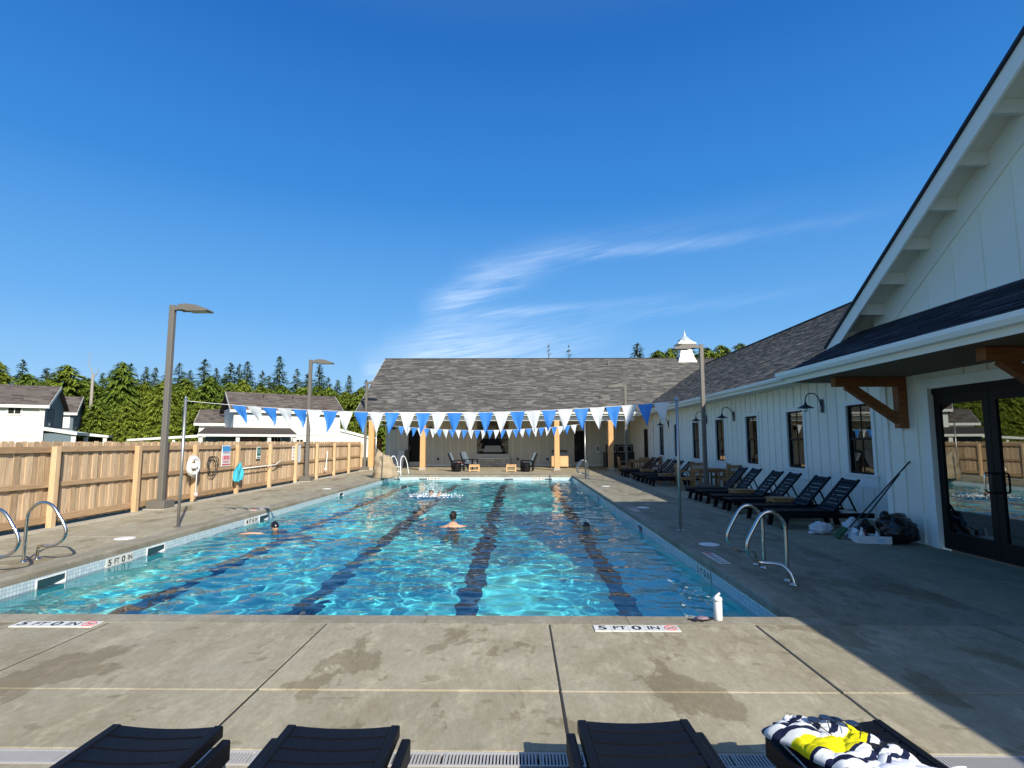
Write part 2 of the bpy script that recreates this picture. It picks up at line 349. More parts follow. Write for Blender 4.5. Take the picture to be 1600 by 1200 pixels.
for x in xs_near[1:-1]:
    for a, b in ((3.25, CY0-.01), (-5, 3.1)): MB().box(x-.0065, x+.0065, a, b, -.05, -.003).build('joint_sealant', m_seal, base)
# drain channel with slotted covers
MB().box(-9.3, BX, 3.105, 3.245, -.12, -.05).build('drain_channel', m_concr_dark, base)
sec = MB(); L_ = .52
sec.box(0, L_, 0, .012, -.03, 0).box(0, L_, .118, .13, -.03, 0).box(0, .012, .012, .118, -.03, 0).box(L_-.012, L_-.004, .012, .118, -.03, 0)
k = .012
while k < L_-.03: sec.box(k+.0085, k+.0185, .012, .118, -.03, -.001); k += .0185
me = sec.mesh('drain_cover', M('grey_drain_plastic', (.42, .41, .40), .5, .06, 12, rnd=.12, bmp=0))
x = -5.6
while x < 6.6: link('drain_cover', me, base, (x, 3.11, .0)); x += L_
# coping stones
cop = bpy.data.objects.new('pool_coping', None); COL.objects.link(cop); cop['kind'] = 'structure'
prof = [(0, -.11), (.30, -.11), (.30, .0), (.03, .0), (.008, -.012), (0, -.035)]
def cope(L0, axis, side, fixed):
    pass
def cope_run(a, b, axis, inner, sgn, n):
    # inner: coordinate of the pool side face, sgn: direction away from the pool
    w = .28 if axis == 1 and sgn < 0 else (.29 if axis == 1 else (.26 if sgn < 0 else .30))
    for i in range(n):
        p0 = a+(b-a)*i/n+.003; p1 = a+(b-a)*(i+1)/n-.003
        pts = [(inner+sgn*q[0]*w/.30, q[1]) for q in prof]
        mb = MB()
        mb.prism(pts, 1 if axis == 1 else 0, p0, p1)
        o = mb.build('coping_stone', m_cope, cop, (0, 0, 0)); o.location.z = random.uniform(0, .003)
cope_run(PY0-.0, PY1+.0, 1, PX0, -1, 13); cope_run(PY0, PY1, 1, PX1, 1, 13)
cope_run(CX0, CX1, 0, PY0, -1, 5); cope_run(CX0, CX1, 0, PY1, 1, 5)
# ------------------------------------------------------------------ pool basin and water
WZ = -.25; FZ = -1.55
m, t, p = newmat('pool_plaster')
pos = coords(t, 'pos'); s3 = nd(t, 'ShaderNodeSeparateXYZ'); t.links.new(pos, s3.inputs[0])
line = None
for cx in (-5.28, -3.0, -.74, 1.53):
    q = mth(t, 'LESS_THAN', mth(t, 'ABSOLUTE', mth(t, 'SUBTRACT', s3.outputs[0], cx)), .16)
    q = mth(t, 'MULTIPLY', q, mth(t, 'LESS_THAN', mth(t, 'ABSOLUTE', mth(t, 'SUBTRACT', s3.outputs[1], 17.08)), 10.0))
    q2 = mth(t, 'MULTIPLY', mth(t, 'LESS_THAN', mth(t, 'ABSOLUTE', mth(t, 'SUBTRACT', s3.outputs[0], cx)), .5),
             mth(t, 'LESS_THAN', mth(t, 'ABSOLUTE', mth(t, 'SUBTRACT', mth(t, 'ABSOLUTE', mth(t, 'SUBTRACT', s3.outputs[1], 17.08)), 9.85)), .15))
    q = mth(t, 'MAXIMUM', q, q2); line = q if line is None else mth(t, 'MAXIMUM', line, q)
line = mth(t, 'MULTIPLY', line, mth(t, 'LESS_THAN', s3.outputs[2], FZ+.01))
c = mixc(t, noise(t, 1.2, 5), (.10, .72, .76), (.15, .84, .86))
c = mixc(t, line, c, (.014, .060, .12))
t.links.new(c, p.inputs['Base Color']); p.inputs['Roughness'].default_value = .8; p.inputs['Specular IOR Level'].default_value = .1
m_plaster = m
m, t, p = newmat('mosaic_waterline_tile')
# 2.5 cm mosaic: joints from the world position
pos = coords(t, 'pos'); s3 = nd(t, 'ShaderNodeSeparateXYZ'); t.links.new(pos, s3.inputs[0])
hz = mth(t, 'ADD', s3.outputs[0], s3.outputs[1])
def grid(v, w=.05, g_=.13): return mth(t, 'LESS_THAN', mth(t, 'FRACT', mth(t, 'DIVIDE', v, w)), g_)
jt = mth(t, 'MAXIMUM', grid(hz), grid(mth(t, 'ADD', s3.outputs[2], 3.0)))
wn = nd(t, 'ShaderNodeTexWhiteNoise', noise_dimensions='2D'); cc = nd(t, 'ShaderNodeCombineXYZ')
t.links.new(mth(t, 'FLOOR', mth(t, 'DIVIDE', hz, .05)), cc.inputs[0]); t.links.new(mth(t, 'FLOOR', mth(t, 'DIVIDE', mth(t, 'ADD', s3.outputs[2], 3.0), .05)), cc.inputs[1]); t.links.new(cc.outputs[0], wn.inputs['Vector'])
c = mixc(t, wn.outputs[0], (.46, .56, .60), (.62, .70, .71)); c = mixc(t, jt, c, (.24, .36, .42))
t.links.new(c, p.inputs['Base Color']); p.inputs['Roughness'].default_value = .2; m_mosaic = m
b = MB()
b.add([(PX0,PY0,FZ),(PX1,PY0,FZ),(PX1,PY1,FZ),(PX0,PY1,FZ)], [(0,1,2,3)])
zt = -.42
def wallq(mb, za, zb, e):
    c4 = [(PX0-e,PY0-e),(PX1+e,PY0-e),(PX1+e,PY1+e),(PX0-e,PY1+e)]
    for i in range(4):
        a = c4[i]; d = c4[(i+1)%4]
        mb.add([(a[0],a[1],za),(d[0],d[1],za),(d[0],d[1],zb),(a[0],a[1],zb)], [(3,2,1,0)])
wallq(b, FZ, zt, 0); pool = b.build('pool_basin', m_plaster, kind='structure')
b = MB(); wallq(b, zt, -.11, .0); band = b.build('waterline_tile', m_mosaic, pool)
# skimmer mouths in the left wall
m_mouth = M('skimmer_shadow', (.02, .06, .07), .5, .1, 5, bmp=0)
def skimmer(y, X, s):
    w = .23; q = lambda a, b: (min(X+s*a, X+s*b), max(X+s*a, X+s*b))
    mb = MB(); x0, x1 = q(.0, .012)
    mb.box(x0, x1, y-w-.015, y-w, -.30, -.13).box(x0, x1, y+w, y+w+.015, -.30, -.13).box(x0, x1, y-w, y+w, -.142, -.13)
    mb.build('skimmer_frame', m_plast, pool)
    x0, x1 = q(.0, .004); MB().box(x0, x1, y-w, y+w, -.30, -.142).build('skimmer_mouth', m_mouth, pool)
    MB().hexa([(X+s*.005, y-w+.01, -.30), (X+s*.06, y-w+.01, -.30), (X+s*.06, y+w-.01, -.30), (X+s*.005, y+w-.01, -.30)], [(X+s*.005, y-w+.01, -.30), (X+s*.012, y-w+.01, -.30), (X+s*.012, y+w-.01, -.22), (X+s*.005, y+w-.01, -.22)]).build('skimmer_weir', m_plast, pool)
for y in (7.75, 9.95, 14.1, 20.2): skimmer(y, PX0, 1)
for y in (12.5, 19): skimmer(y, PX1, -1)
for px in (620, 663, 728, 795, 855): 
    x = px_at(px, PY1); MB().box(x-.22, x+.22, PY1-.006, PY1, -.23, -.17).build('gutter_slot', m_concr_dark, pool)
# water surface with real ripples
nx, ny = 310, 776
X = np.linspace(PX0, PX1, nx); Y = np.linspace(PY0, PY1, ny)
def field(l0, l1, n, seed, aniso=1.0, dirn=0.0):
    rs = np.random.RandomState(seed); z = np.zeros((ny, nx))
    for i in range(n):
        lam = l0*(l1/l0)**rs.rand(); k = 2*math.pi/lam; a = dirn+rs.randn()*aniso
        z += lam*rs.uniform(.6, 1.2)*np.sin(k*(math.cos(a)*X[None, :]+math.sin(a)*Y[:, None])+rs.rand()*6.28)
    return z/math.sqrt(n)
big = field(1.1, 2.6, 14, 1, 1.2, 1.2)*.0035; mid = field(.30, .78, 56, 2, 1.6, 1.4)*.0128; sml = field(.13, .30, 80, 3, 1.8, 1.5)*.0066
env = 1+.35*np.sin(X[None, :]*.9+1.3)*np.sin(Y[:, None]*.55+.6)+.2*np.sin(X[None, :]*2.1+Y[:, None]*1.3)
Z = big+env*(mid+sml*(1+.5*np.sin(X[None, :]*1.7-Y[:, None]*1.1)))
swim = [(-1.50, 13.0), (1.52, 13.0), (-5.25, 12.45), (-3.15, 20.2)]
for i, (sx, sy) in enumerate(swim):
    r_ = np.hypot(X[None, :]-sx, Y[:, None]-sy); am = (.012, .008, .012, .03)[i]
    Z += am*np.sin(r_*2*math.pi/.55)*np.exp(-(r_/1.3)**2)
vv = np.stack([np.repeat(X[None, :], ny, 0), np.repeat(Y[:, None], nx, 1), Z+WZ], -1).reshape(-1, 3)
idx = np.arange(ny*nx).reshape(ny, nx)
ff = np.stack([idx[:-1, :-1], idx[:-1, 1:], idx[1:, 1:], idx[1:, :-1]], -1).reshape(-1, 4)
me = bpy.data.meshes.new('water'); me.from_pydata(vv.tolist(), [], ff.tolist()); me.polygons.foreach_set('use_smooth', [True]*len(me.polygons))
m, t, p = newmat('pool_water'); t.nodes.remove(p)
rf = nd(t, 'ShaderNodeBsdfGlass'); rf.inputs['IOR'].default_value = 1.333; rf.inputs['Roughness'].default_value = 0; rf.inputs[0].default_value = (.93, .985, 1, 1)
t.links.new(rf.outputs[0], t.nodes['Material Output'].inputs[0]); me.materials.append(m)
water = link('water', me, kind='structure')
water.cycles.is_caustics_caster = True; pool.cycles.is_caustics_receiver = True; band.cycles.is_caustics_receiver = True
sl.cycles.is_caustics_light = True

# ------------------------------------------------------------------ clubhouse: L-shaped, wing along the pool, patio range across its end, gabled bay
club = thing('clubhouse', 'white board and batten clubhouse with grey shingle roofs along right and far side of pool', 'building')
SLP = .6; EX, EZ = 6.98, 3.40; RX = 13.35
WY0, WY1 = 10.0, 38.7; WT = 3.34
def shingles(parent, P0, U_, V_, length, height, expo, mat, name='shingles', tab=(.25, .62), indiv=False, tone=0):
    """courses of tabs on the plane P0 + u*U_ + v*V_; each tab laps the one below"""
    P0 = Vector(P0); U_ = Vector(U_).normalized(); V_ = Vector(V_).normalized(); Nn = U_.cross(V_)
    if Nn.z < 0: Nn = -Nn
    vs = []; fs = []; tints = []; rs = random.Random(5); nc = int(height/expo); out_ = []
    for c_ in range(nc):
        u = -rs.uniform(0, tab[0]); v0 = c_*expo-.02; v1 = v0+expo*1.25
        while u < length:
            w = rs.uniform(*tab); a = max(u, 0); b_ = min(u+w, length); u += w
            if b_-a < .02: continue
            th = .010+rs.random()*.014; dv = rs.uniform(-.006, .006)
            q = [P0+U_*x_+V_*y_+Nn*z_ for x_, y_, z_ in ((a, v0+dv, th), (b_, v0+dv, th), (b_, v1, .004), (a, v1, .004), (a, v0+dv, -.012), (b_, v0+dv, -.012))]
            tt = rs.random(); tt = tt if rs.random() > .22 else .8+.2*tt
            o = len(vs); vs += q; fs += [(o, o+1, o+2, o+3), (o+4, o+5, o+1, o), (o+4, o, o+3), (o+5, o+2, o+1)]; tints += [tt]*14
            if indiv: out_.append((q, tt))
    if indiv:
        for q, tt in out_:
            cc_ = sum(q, Vector())/6
            me_ = bpy.data.meshes.new(name); me_.from_pydata([x_-cc_ for x_ in q], [], [(0,1,2,3),(4,5,1,0),(4,0,3),(5,2,1)]); me_.materials.append(mat)
            at = me_.color_attributes.new('tint', 'FLOAT_COLOR', 'CORNER'); at.data.foreach_set('color', [tt, tt, tt, 1]*14)
            link('shingle', me_, parent, cc_)
        return
    me_ = bpy.data.meshes.new(name); me_.from_pydata(vs, [], fs); me_.materials.append(mat)
    at = me_.color_attributes.new('tint', 'FLOAT_COLOR', 'CORNER')
    arr = np.ones((len(tints), 4), dtype=np.float32); arr[:, :3] = np.array(tints)[:, None]; at.data.foreach_set('color', arr.ravel())
    return link(name, me_, parent, kind='stuff')
# ---- wing wall with real window openings
wins = [12.65+2.905*i for i in range(7)]; WW = .46; Z0, Z1 = .98, 2.54
wb = MB(); prev = WY0
for y in wins:
    wb.box(WX, WX+.14, prev, y-WW, -.1, WT); wb.box(WX, WX+.14, y-WW, y+WW, -.1, Z0); wb.box(WX, WX+.14, y-WW, y+WW, Z1, WT); prev = y+WW
wb.box(WX, WX+.14, prev, WY1, -.1, WT)
wall = wb.build('wing_wall', m_white, club)
bat = MB().box(-.022, 0, -.02, .02, -.5, .5).mesh('batten', m_white)
def batten(parent, x, y, z0, z1, rz=0, me_=bat):
    o = link('batten', me_, parent, (x, y, (z0+z1)/2), rz); o.scale = (1, 1, z1-z0); return o
y = WY0+.2
while y < 38.6:
    hit = [w for w in wins if abs(y-w) < WW+.13]
    if hit: batten(wall, WX, y, 0.02, Z0-.30); batten(wall, WX, y, Z1+.11, WT-.0)
    elif not 33.2 < y < 34.4: batten(wall, WX, y, .02, WT)
    y += .415
def trimbox(name, parent, x0, x1, y0, y1, z0, z1, mat=None): return MB().box(x0, x1, y0, y1, z0, z1).build(name, mat or m_trim, parent, bev=.003)
def window(y):
    w = link('window', MB().box(WX-.03, WX+.0, -WW-.1, -WW, Z0, Z1).box(WX-.03, WX, WW, WW+.1, Z0, Z1).box(WX-.032, WX, -WW-.12, WW+.12, Z1, Z1+.1).mesh('window_casing', m_trim), club, (0, y, 0))
    MB().box(WX-.06, WX+.001, -WW-.15, WW+.15, Z0-.045, Z0).box(WX-.028, WX, -WW-.12, WW+.12, Z0-.29, Z0-.045).build('sill', m_trim, w)
    f = MB(); a = .045
    f.box(WX+.02, WX+.09, -WW, -WW+a, Z0, Z1).box(WX+.02, WX+.09, WW-a, WW, Z0, Z1).box(WX+.02, WX+.09, -WW+a, WW-a, Z0, Z0+a).box(WX+.02, WX+.09, -WW+a, WW-a, Z1-a, Z1)
    zm = (Z0+Z1)/2; f.box(WX+.025, WX+.085, -WW+a, WW-a, zm-.03, zm+.03)
    f.box(WX+.035, WX+.06, -.012, .012, zm+.03, Z1-a).box(WX+.045, WX+.07, -.012, .012, Z0+a, zm-.03)
    f.build('frame', m_frame, w)
    MB().box(WX+.045, WX+.05, -WW+a, WW-a, zm+.03, Z1-a).build('pane', m_glass, w)
    MB().box(WX+.055, WX+.06, -WW+a, WW-a, Z0+a, zm-.03).build('pane', m_glass, w)
for y in wins: window(y)
# interior seen through the panes
m_int = M('interior_wall_paint', (.34, .31, .24), .8, .08, 1, bmp=0); m_intf = M('interior_floor', (.10, .08, .06), .6, .2, 2, bmp=0)
ib = MB()
ib.box(WX+.14, 13, -3, 38.6, -.08, 0)
ib.build('interior_floor', m_intf, club)
MB().box(11.4, 11.5, -3, 38.6, 0, WT).box(WX+.15, 11.4, -3.1, -3, 0, WT).build('interior_wall', m_int, club)
MB().box(WX+.14, 13, -3, 38.6, WT, WT+.05).build('interior_ceiling', m_int, club)
for y in (12.2, 15.4, 16.2, 18.6, 21.5, 24.4, 27.5): 
    MB().box(9.6, 10.2, y-.5, y+.5, 0, 1.05).box(9.6, 9.68, y-.5, y+.5, 1.05, 1.3).build('interior_bench', m_black, club)
# wing door, downspout, meter box
d = MB().box(WX-.03, WX, 33.35, 34.25, .02, 2.45).build('side_door', m_frame, club)
MB().tube(smooth_path([(EX+.05, 31.9, 3.28), (EX+.3, 31.9, 3.15), (WX-.08, 31.9, 2.95), (WX-.05, 31.9, 2.6), (WX-.05, 31.9, .1)], 4), .04, 6).build('downspout', m_trim, club)
# ---- wing roof
roof = MB()
A0, A1 = 4.4, 39.9; th = .10
def rz_(x): return EZ+SLP*(x-EX)
roof.hexa([(EX, A0, EZ-.14), (RX, A0, rz_(RX)-.14), (RX, A1, rz_(RX)-.14), (EX, A1, EZ-.14)], [(EX, A0, EZ), (RX, A0, rz_(RX)), (RX, A1, rz_(RX)), (EX, A1, EZ)])
roof.hexa([(RX, A0, rz_(RX)-.14), (20, A0, EZ-.14), (20, A1, EZ-.14), (RX, A1, rz_(RX)-.14)], [(RX, A0, rz_(RX)), (20, A0, EZ), (20, A1, EZ), (RX, A1, rz_(RX))])
wr = roof.build('wing_roof', m_shing, club)
hyp = math.hypot(1, SLP)
shingles(wr, (EX-.03, A1, EZ-.015+.01), (0, -1, 0), (1, 0, SLP), A1-9.5, (RX-EX)*hyp, .145, m_shing)
MB().box(EX-.03, EX-.0, A0+5.3, 32.6, EZ-.20, EZ-.01).build('fascia', m_trim, club)
gut = [(-.13, 0), (-.13, -.05), (-.10, -.10), (-.0, -.10), (0, 0), (-.02, 0), (-.02, -.08), (-.09, -.08), (-.115, -.04), (-.115, 0)]
MB().prism([(EX-.031+a, EZ-.015+b) for a, b in gut], 1, 10.6, 32.6).build('gutter', m_trim, club)
MB().box(EX, WX, 10.6, 38.7, EZ-.16, EZ-.145).build('soffit', m_soff, club)
MB().box(RX-.12, RX+.12, 10, 39.9, rz_(RX)-.03, rz_(RX)+.025).build('ridge_cap', m_shing, wr)
# ---- far range over the patio
EY, RY = 32.8, 39.9; FX0, FX1 = -9.75, 20.0; RZ = EZ+.04+SLP*(RY-EY); FE = EZ+.04
fr_ = MB()
fr_.hexa([(FX0, EY, FE-.16), (FX1, EY, FE-.16), (FX1, RY, RZ-.16), (FX0, RY, RZ-.16)], [(FX0, EY, FE), (FX1, EY, FE), (FX1, RY, RZ), (FX0, RY, RZ)])
fr_.hexa([(FX0, RY, RZ-.16), (FX1, RY, RZ-.16), (FX1, 47, FE-.16), (FX0, 47, FE-.16)], [(FX0, RY, RZ), (FX1, RY, RZ), (FX1, 47, FE), (FX0, 47, FE)])
fr_ = fr_.build('patio_roof', m_shing, club)
shingles(fr_, (FX0, EY-.03, FE-.005), (1, 0, 0), (0, 1, SLP), 22.5, (RY-EY)*hyp, .145, m_shing)
MB().box(FX0, FX1-6, RY-.13, RY+.13, RZ-.03, RZ+.03).build('ridge_cap', m_shing, fr_)
MB().box(FX0, 7.1, EY-.03, EY, FE-.21, FE-.01).build('fascia', m_trim, club)
MB().prism([(EY-.031+a, FE-.015+b) for a, b in gut], 0, FX0-.0, 6.85).build('gutter', m_trim, club)
# rake boards on the left gable
MB().hexa([(FX0-.03, EY, FE-.24), (FX0, EY, FE-.24), (FX0, RY, RZ-.24), (FX0-.03, RY, RZ-.24)], [(FX0-.03, EY, FE-.01), (FX0, EY, FE-.01), (FX0, RY, RZ-.01), (FX0-.03, RY, RZ-.01)]).build('rake_board', m_trim, club)
MB().box(-9.3, WX, EY+.05, 38.7, FE-.24, FE-.20).build('patio_ceiling', m_soff, club)
MB().box(-9.05, 6.9, 33.15, 33.43, FE-.50, FE-.245).build('patio_beam', m_trim, club)
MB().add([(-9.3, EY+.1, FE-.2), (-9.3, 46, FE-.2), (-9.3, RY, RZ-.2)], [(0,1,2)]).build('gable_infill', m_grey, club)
FWY = 38.7
fw = MB()
dl = [(-7.72, -6.88), (3.83, 4.62)]; fp = (px_at(745.5, FWY), px_at(794.5, FWY))
segs = [(-9.3, dl[0][0]), (dl[0][1], fp[0]), (fp[1], dl[1][0]), (dl[1][1], WX)]
for a, b in segs: fw.box(a, b, FWY, FWY+.2, -.1, 3.25)
for a, b in dl: fw.box(a, b, FWY, FWY+.2, 2.45, 3.25); fw.box(a, b, FWY, FWY+.2, -.1, .30)
fw.box(-9.3, -9.1, FWY+.2, 46, -.1, 3.25)
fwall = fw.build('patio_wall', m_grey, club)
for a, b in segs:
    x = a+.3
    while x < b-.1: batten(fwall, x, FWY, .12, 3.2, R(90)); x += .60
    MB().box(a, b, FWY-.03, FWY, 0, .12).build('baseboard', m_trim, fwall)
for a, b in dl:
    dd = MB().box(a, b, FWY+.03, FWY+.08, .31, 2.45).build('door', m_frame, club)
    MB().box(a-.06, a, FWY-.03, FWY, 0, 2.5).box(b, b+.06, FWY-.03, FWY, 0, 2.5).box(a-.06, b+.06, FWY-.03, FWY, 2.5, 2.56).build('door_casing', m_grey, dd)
    MB().tube([(a+.12, FWY-.03, 1.15), (a+.12, FWY-.03, 1.35)], .015, 6).build('handle', m_steel, dd)
# posts
for px in (581, 661.5, 869.5, 953):
    x = px_at(px, 33.3)
    o = MB().box(x-.15, x+.15, 33.14, 33.44, .16, FE-.5).build('patio_post', m_cedar, club, bev=.01)
    MB().box(x-.19, x+.19, 33.10, 33.48, 0, .16).build('post_base', m_curb, club, bev=.01)
# stone fireplace
fpx = sum(fp)/2; fpw = fp[1]-fp[0]
fire = thing('fireplace', 'stone fireplace with raised hearth set into the patio wall behind the pool', 'fireplace', (fpx, FWY, 0))
stone_mats = [M('ledge_stone_%d' % i, c_, .85, .3, 7, rnd=.35, bmp=.5) for i, c_ in enumerate([(.12, .12, .12), (.20, .17, .13), (.28, .26, .23)])]
pale_stone = M('pale_ledge_stone', (.66, .61, .53), .8, .25, 7, rnd=.3, bmp=.4); cap_st = M('hearth_capstone', (.66, .64, .60), .7, .08, 4, bmp=.2)
surr = MB().box(-fpw/2, -fpw/2+.02, .3, .9, 0, 3.2).box(-fpw/2, fpw/2, .9, .95, 0, 3.2).build('firebox_back', m_concr_dark, fire)
rs = random.Random(3)
z = .75; 
while z < 3.05:
    hh = rs.uniform(.12, .2); x = -fpw/2
    while x < fpw/2-.01:
        w = rs.uniform(.2, .5); x2 = min(fpw/2, x+w)
        if fpw/2-x2 < .1: x2 = fpw/2
        cx_ = (x+x2)/2
        if not (abs(cx_) < .70 and .85 < z < 1.75):
            MB().box(-(x2-x)/2+.008, (x2-x)/2-.008, -.02-rs.random()*.05, .35, 0, hh-.015).build('stone', rs.choice(stone_mats), surr, (cx_, .02, z), bev=.01)
        x = x2
    z += hh
MB().hexa([(-.68, .0, .98), (.68, .0, .98), (.68, .3, .98), (-.68, .3, .98)], [(-.52, .05, 1.42), (.52, .05, 1.42), (.52, .3, 1.42), (-.52, .3, 1.42)]).build('smoke_hood', M('hood_grey_metal', (.30, .30, .29), .5, .1, 4, metal=.3), fire)
MB().box(-fpw/2-.12, fpw/2+.12, -.75, .15, .50, .60).build('hearth_slab', cap_st, fire, bev=.01)
MB().box(-fpw/2-.05, fpw/2+.05, -.1, .18, .60, .84).build('hearth_step', cap_st, fire, bev=.01)
x = -1.25; hb = MB().box(-1.3, 1.3, -.62, .1, 0, .5).build('hearth_base', stone_mats[1], fire)
for rz in range(3):
    x = -1.3
    while x < 1.28:
        w = rs.uniform(.18, .45); x2 = min(x+w, 1.3)
        MB().box(-(x2-x)/2+.008, (x2-x)/2-.008, -.05-rs.random()*.03, .05, .005, .155).build('stone', pale_stone, hb, ((x+x2)/2, -.62, rz*.165), bev=.012); x = x2
# ---- gabled bay by the camera
GX = 6.26; GRY, GRZ, GEY, GEZ = 4.4, 8.0, 11.15, 3.57
GS = (GRZ-GEZ)/(GEY-GRY); BY0, BY1 = -1.55, 10.35
DY0, DY1, DZ = -.0, 9.13, 2.56
bw = MB()
bw.box(BX, BX+.16, DY1, BY1, -.1, 3.3).box(BX, BX+.16, BY0, DY0, -.1, 3.3).box(BX, BX+.16, DY0, DY1, DZ, 3.3)
bw.box(BX+.16, WX+.14, BY1-.16, BY1, -.1, 3.3).box(BX+.16, WX+.14, BY0, BY0+.16, -.1, 3.3)
def gz(y): return GRZ-GS*abs(y-GRY)
bw.prism([(BY0, 3.3), (BY1, 3.3), (BY1, gz(BY1)-.2), (GRY, GRZ-.2), (BY0, gz(BY0)-.2)], 0, BX, BX+.16)
bay = bw.build('bay_wall', m_white, club)
for y in [DY1+.36, DY1+.73]:
    batten(bay, BX, y, .02, 3.3)
y = 8.85
while y > 0: batten(bay, BX, y, DZ+.18, 3.3); y -= .42
y = 10.15
while y > -1.2:
    if gz(y)-.62 > 3.95: batten(bay, BX, y, 3.85, gz(y)-.62)
    y -= .56
trimbox('corner_board', club, BX-.03, BX, BY1-.14, BY1, 0, 3.3); 
trimbox('door_casing', club, BX-.035, BX, DY1, DY1+.17, 0, DZ+.17); trimbox('door_casing', club, BX-.034, BX, DY0, DY1, DZ, DZ+.17)
trimbox('door_jamb', club, BX-.06, BX-.036, DY1, DY1+.035, 0, DZ+.02)
m_shedge = M('dark_roof_edge', (.008, .009, .022), .6, .2, 20, bmp=0)
gr = MB()
for sgn in (1, -1):
    ye = GRY+sgn*(GEY-GRY)
    a = (GX+.02, ye); 
    gr.hexa([(GX, ye, GEZ-.06), (17, ye, GEZ-.06), (17, GRY, GRZ-.06), (GX, GRY, GRZ-.06)] , [(GX, ye, GEZ), (17, ye, GEZ), (17, GRY, GRZ), (GX, GRY, GRZ)])
gr = gr.build('gable_roof', m_soff, club)
gh = math.hypot(GEY-GRY, GRZ-GEZ)
shingles(gr, (GX-.04, GEY+.03, GEZ+.0), (1, 0, 0), (0, -(GEY-GRY), GRZ-GEZ), 6.5, gh, .145, m_shing2)
shingles(gr, (GX-.04, 2*GRY-GEY-.03, GEZ+.0), (1, 0, 0), (0, (GEY-GRY), GRZ-GEZ), 6.5, gh, .145, m_shing2)
def along(y, dz0, dz1, x0, x1, y0, y1, name, mat):
    z0_, z1_ = gz(y0), gz(y1)
    MB().hexa([(x0, y0, z0_+dz0), (x1, y0, z0_+dz0), (x1, y1, z1_+dz0), (x0, y1, z1_+dz0)], [(x0, y0, z0_+dz1), (x1, y0, z0_+dz1), (x1, y1, z1_+dz1), (x0, y1, z1_+dz1)]).build(name, mat, club)
for sgn in (1, -1):
    ye = GRY+sgn*(GEY-GRY)
    along(0, -.29, -.008, GX-.045, GX-.003, ye, GRY, 'rake_board', m_trim)
    along(0, -.004, .045, GX-.085, GX-.002, ye, GRY, 'shingle_edge', m_shedge)
    along(0, -.56, -.06, BX-.03, BX-.001, ye-sgn*.75, GRY, 'frieze_board', m_trim)
    n_ = 11
    for i in range(1, n_):
        yy = ye+(GRY-ye)*(i-.3)/n_
        MB().box(GX, BX-.031, yy-.035, yy+.035, gz(yy)-.235, gz(yy)-.04).build('lookout', m_soff, club)
# security light in the eave corner
cs = thing('security_light', 'small white flood light under the foot of the big gable', 'light', (6.62, 11.35, 3.62))
MB().box(-.06, .06, -.06, .06, 0, .14).build('housing', m_plast, cs, bev=.01); MB().tube([(-.05, 0, .1), (-.16, .05, .13)], [.04, .055], 8).build('lamp_head', m_plast, cs)
# canopy over the doors
CEX, CEZ, CTZ, CYA, CYB = 5.12, 3.0, 3.88, -3.5, 10.62
can = MB()
can.hexa([(CEX, CYA, CEZ-.08), (BX-.001, CYA, CTZ-.08), (BX-.001, CYB, CTZ-.08), (CEX, CYB, CEZ-.08)], [(CEX, CYA, CEZ), (BX-.001, CYA, CTZ), (BX-.001, CYB, CTZ), (CEX, CYB, CEZ)])
canr = can.build('canopy_roof', m_soff, club)
cl_ = math.hypot(BX-CEX, CTZ-CEZ)
dxy = (BX-CEX, 0, CTZ-CEZ)
shingles(canr, (CEX-.04, CYB, CEZ-.01), (0, -1, 0), dxy, 4.9, cl_+.02, .145, m_shing2, indiv=True, tab=(.34, .75))
shingles(canr, (CEX-.04, CYB-4.9, CEZ-.01), (0, -1, 0), dxy, 9.2, cl_+.02, .145, m_shing2)
MB().box(CEX-.02, CEX, CYA, CYB, CEZ-.20, CEZ-.012).build('canopy_fascia', m_trim, club)
MB().box(CEX, BX-.0, CYB-.0, CYB+.03, CEZ-.19, CEZ-.06).build('canopy_end_board', m_trim, club)
MB().prism([(CEX-.022+a*1.15, CEZ-.0+b*1.15) for a, b in gut], 1, CYA, CYB+.08).build('canopy_gutter', m_trim, club)
m_under = wood('canopy_board_wood', (.15, .10, .06), (.24, .17, .11), 1, .1)
MB().box(CEX+.001, BX-.002, CYA, CYB-.02, CEZ-.175, CEZ-.14).build('canopy_ceiling', m_under, club)
for y in (9.75, 6.62, 3.4, .2):
    br = MB().box(5.52, BX-.001, y-.075, y+.075, 2.66, 2.82).build('canopy_bracket', m_beam, club, bev=.006)
    if y > 9: pass
    MB().box(BX-.16, BX-.002, y-.075, y+.075, 1.93, 2.659).build('bracket_post', m_beam, br, bev=.006)
    MB().bar((5.76, y, 2.68), (BX-.10, y, 2.05), .12, .14).build('bracket_brace', m_beam, br)
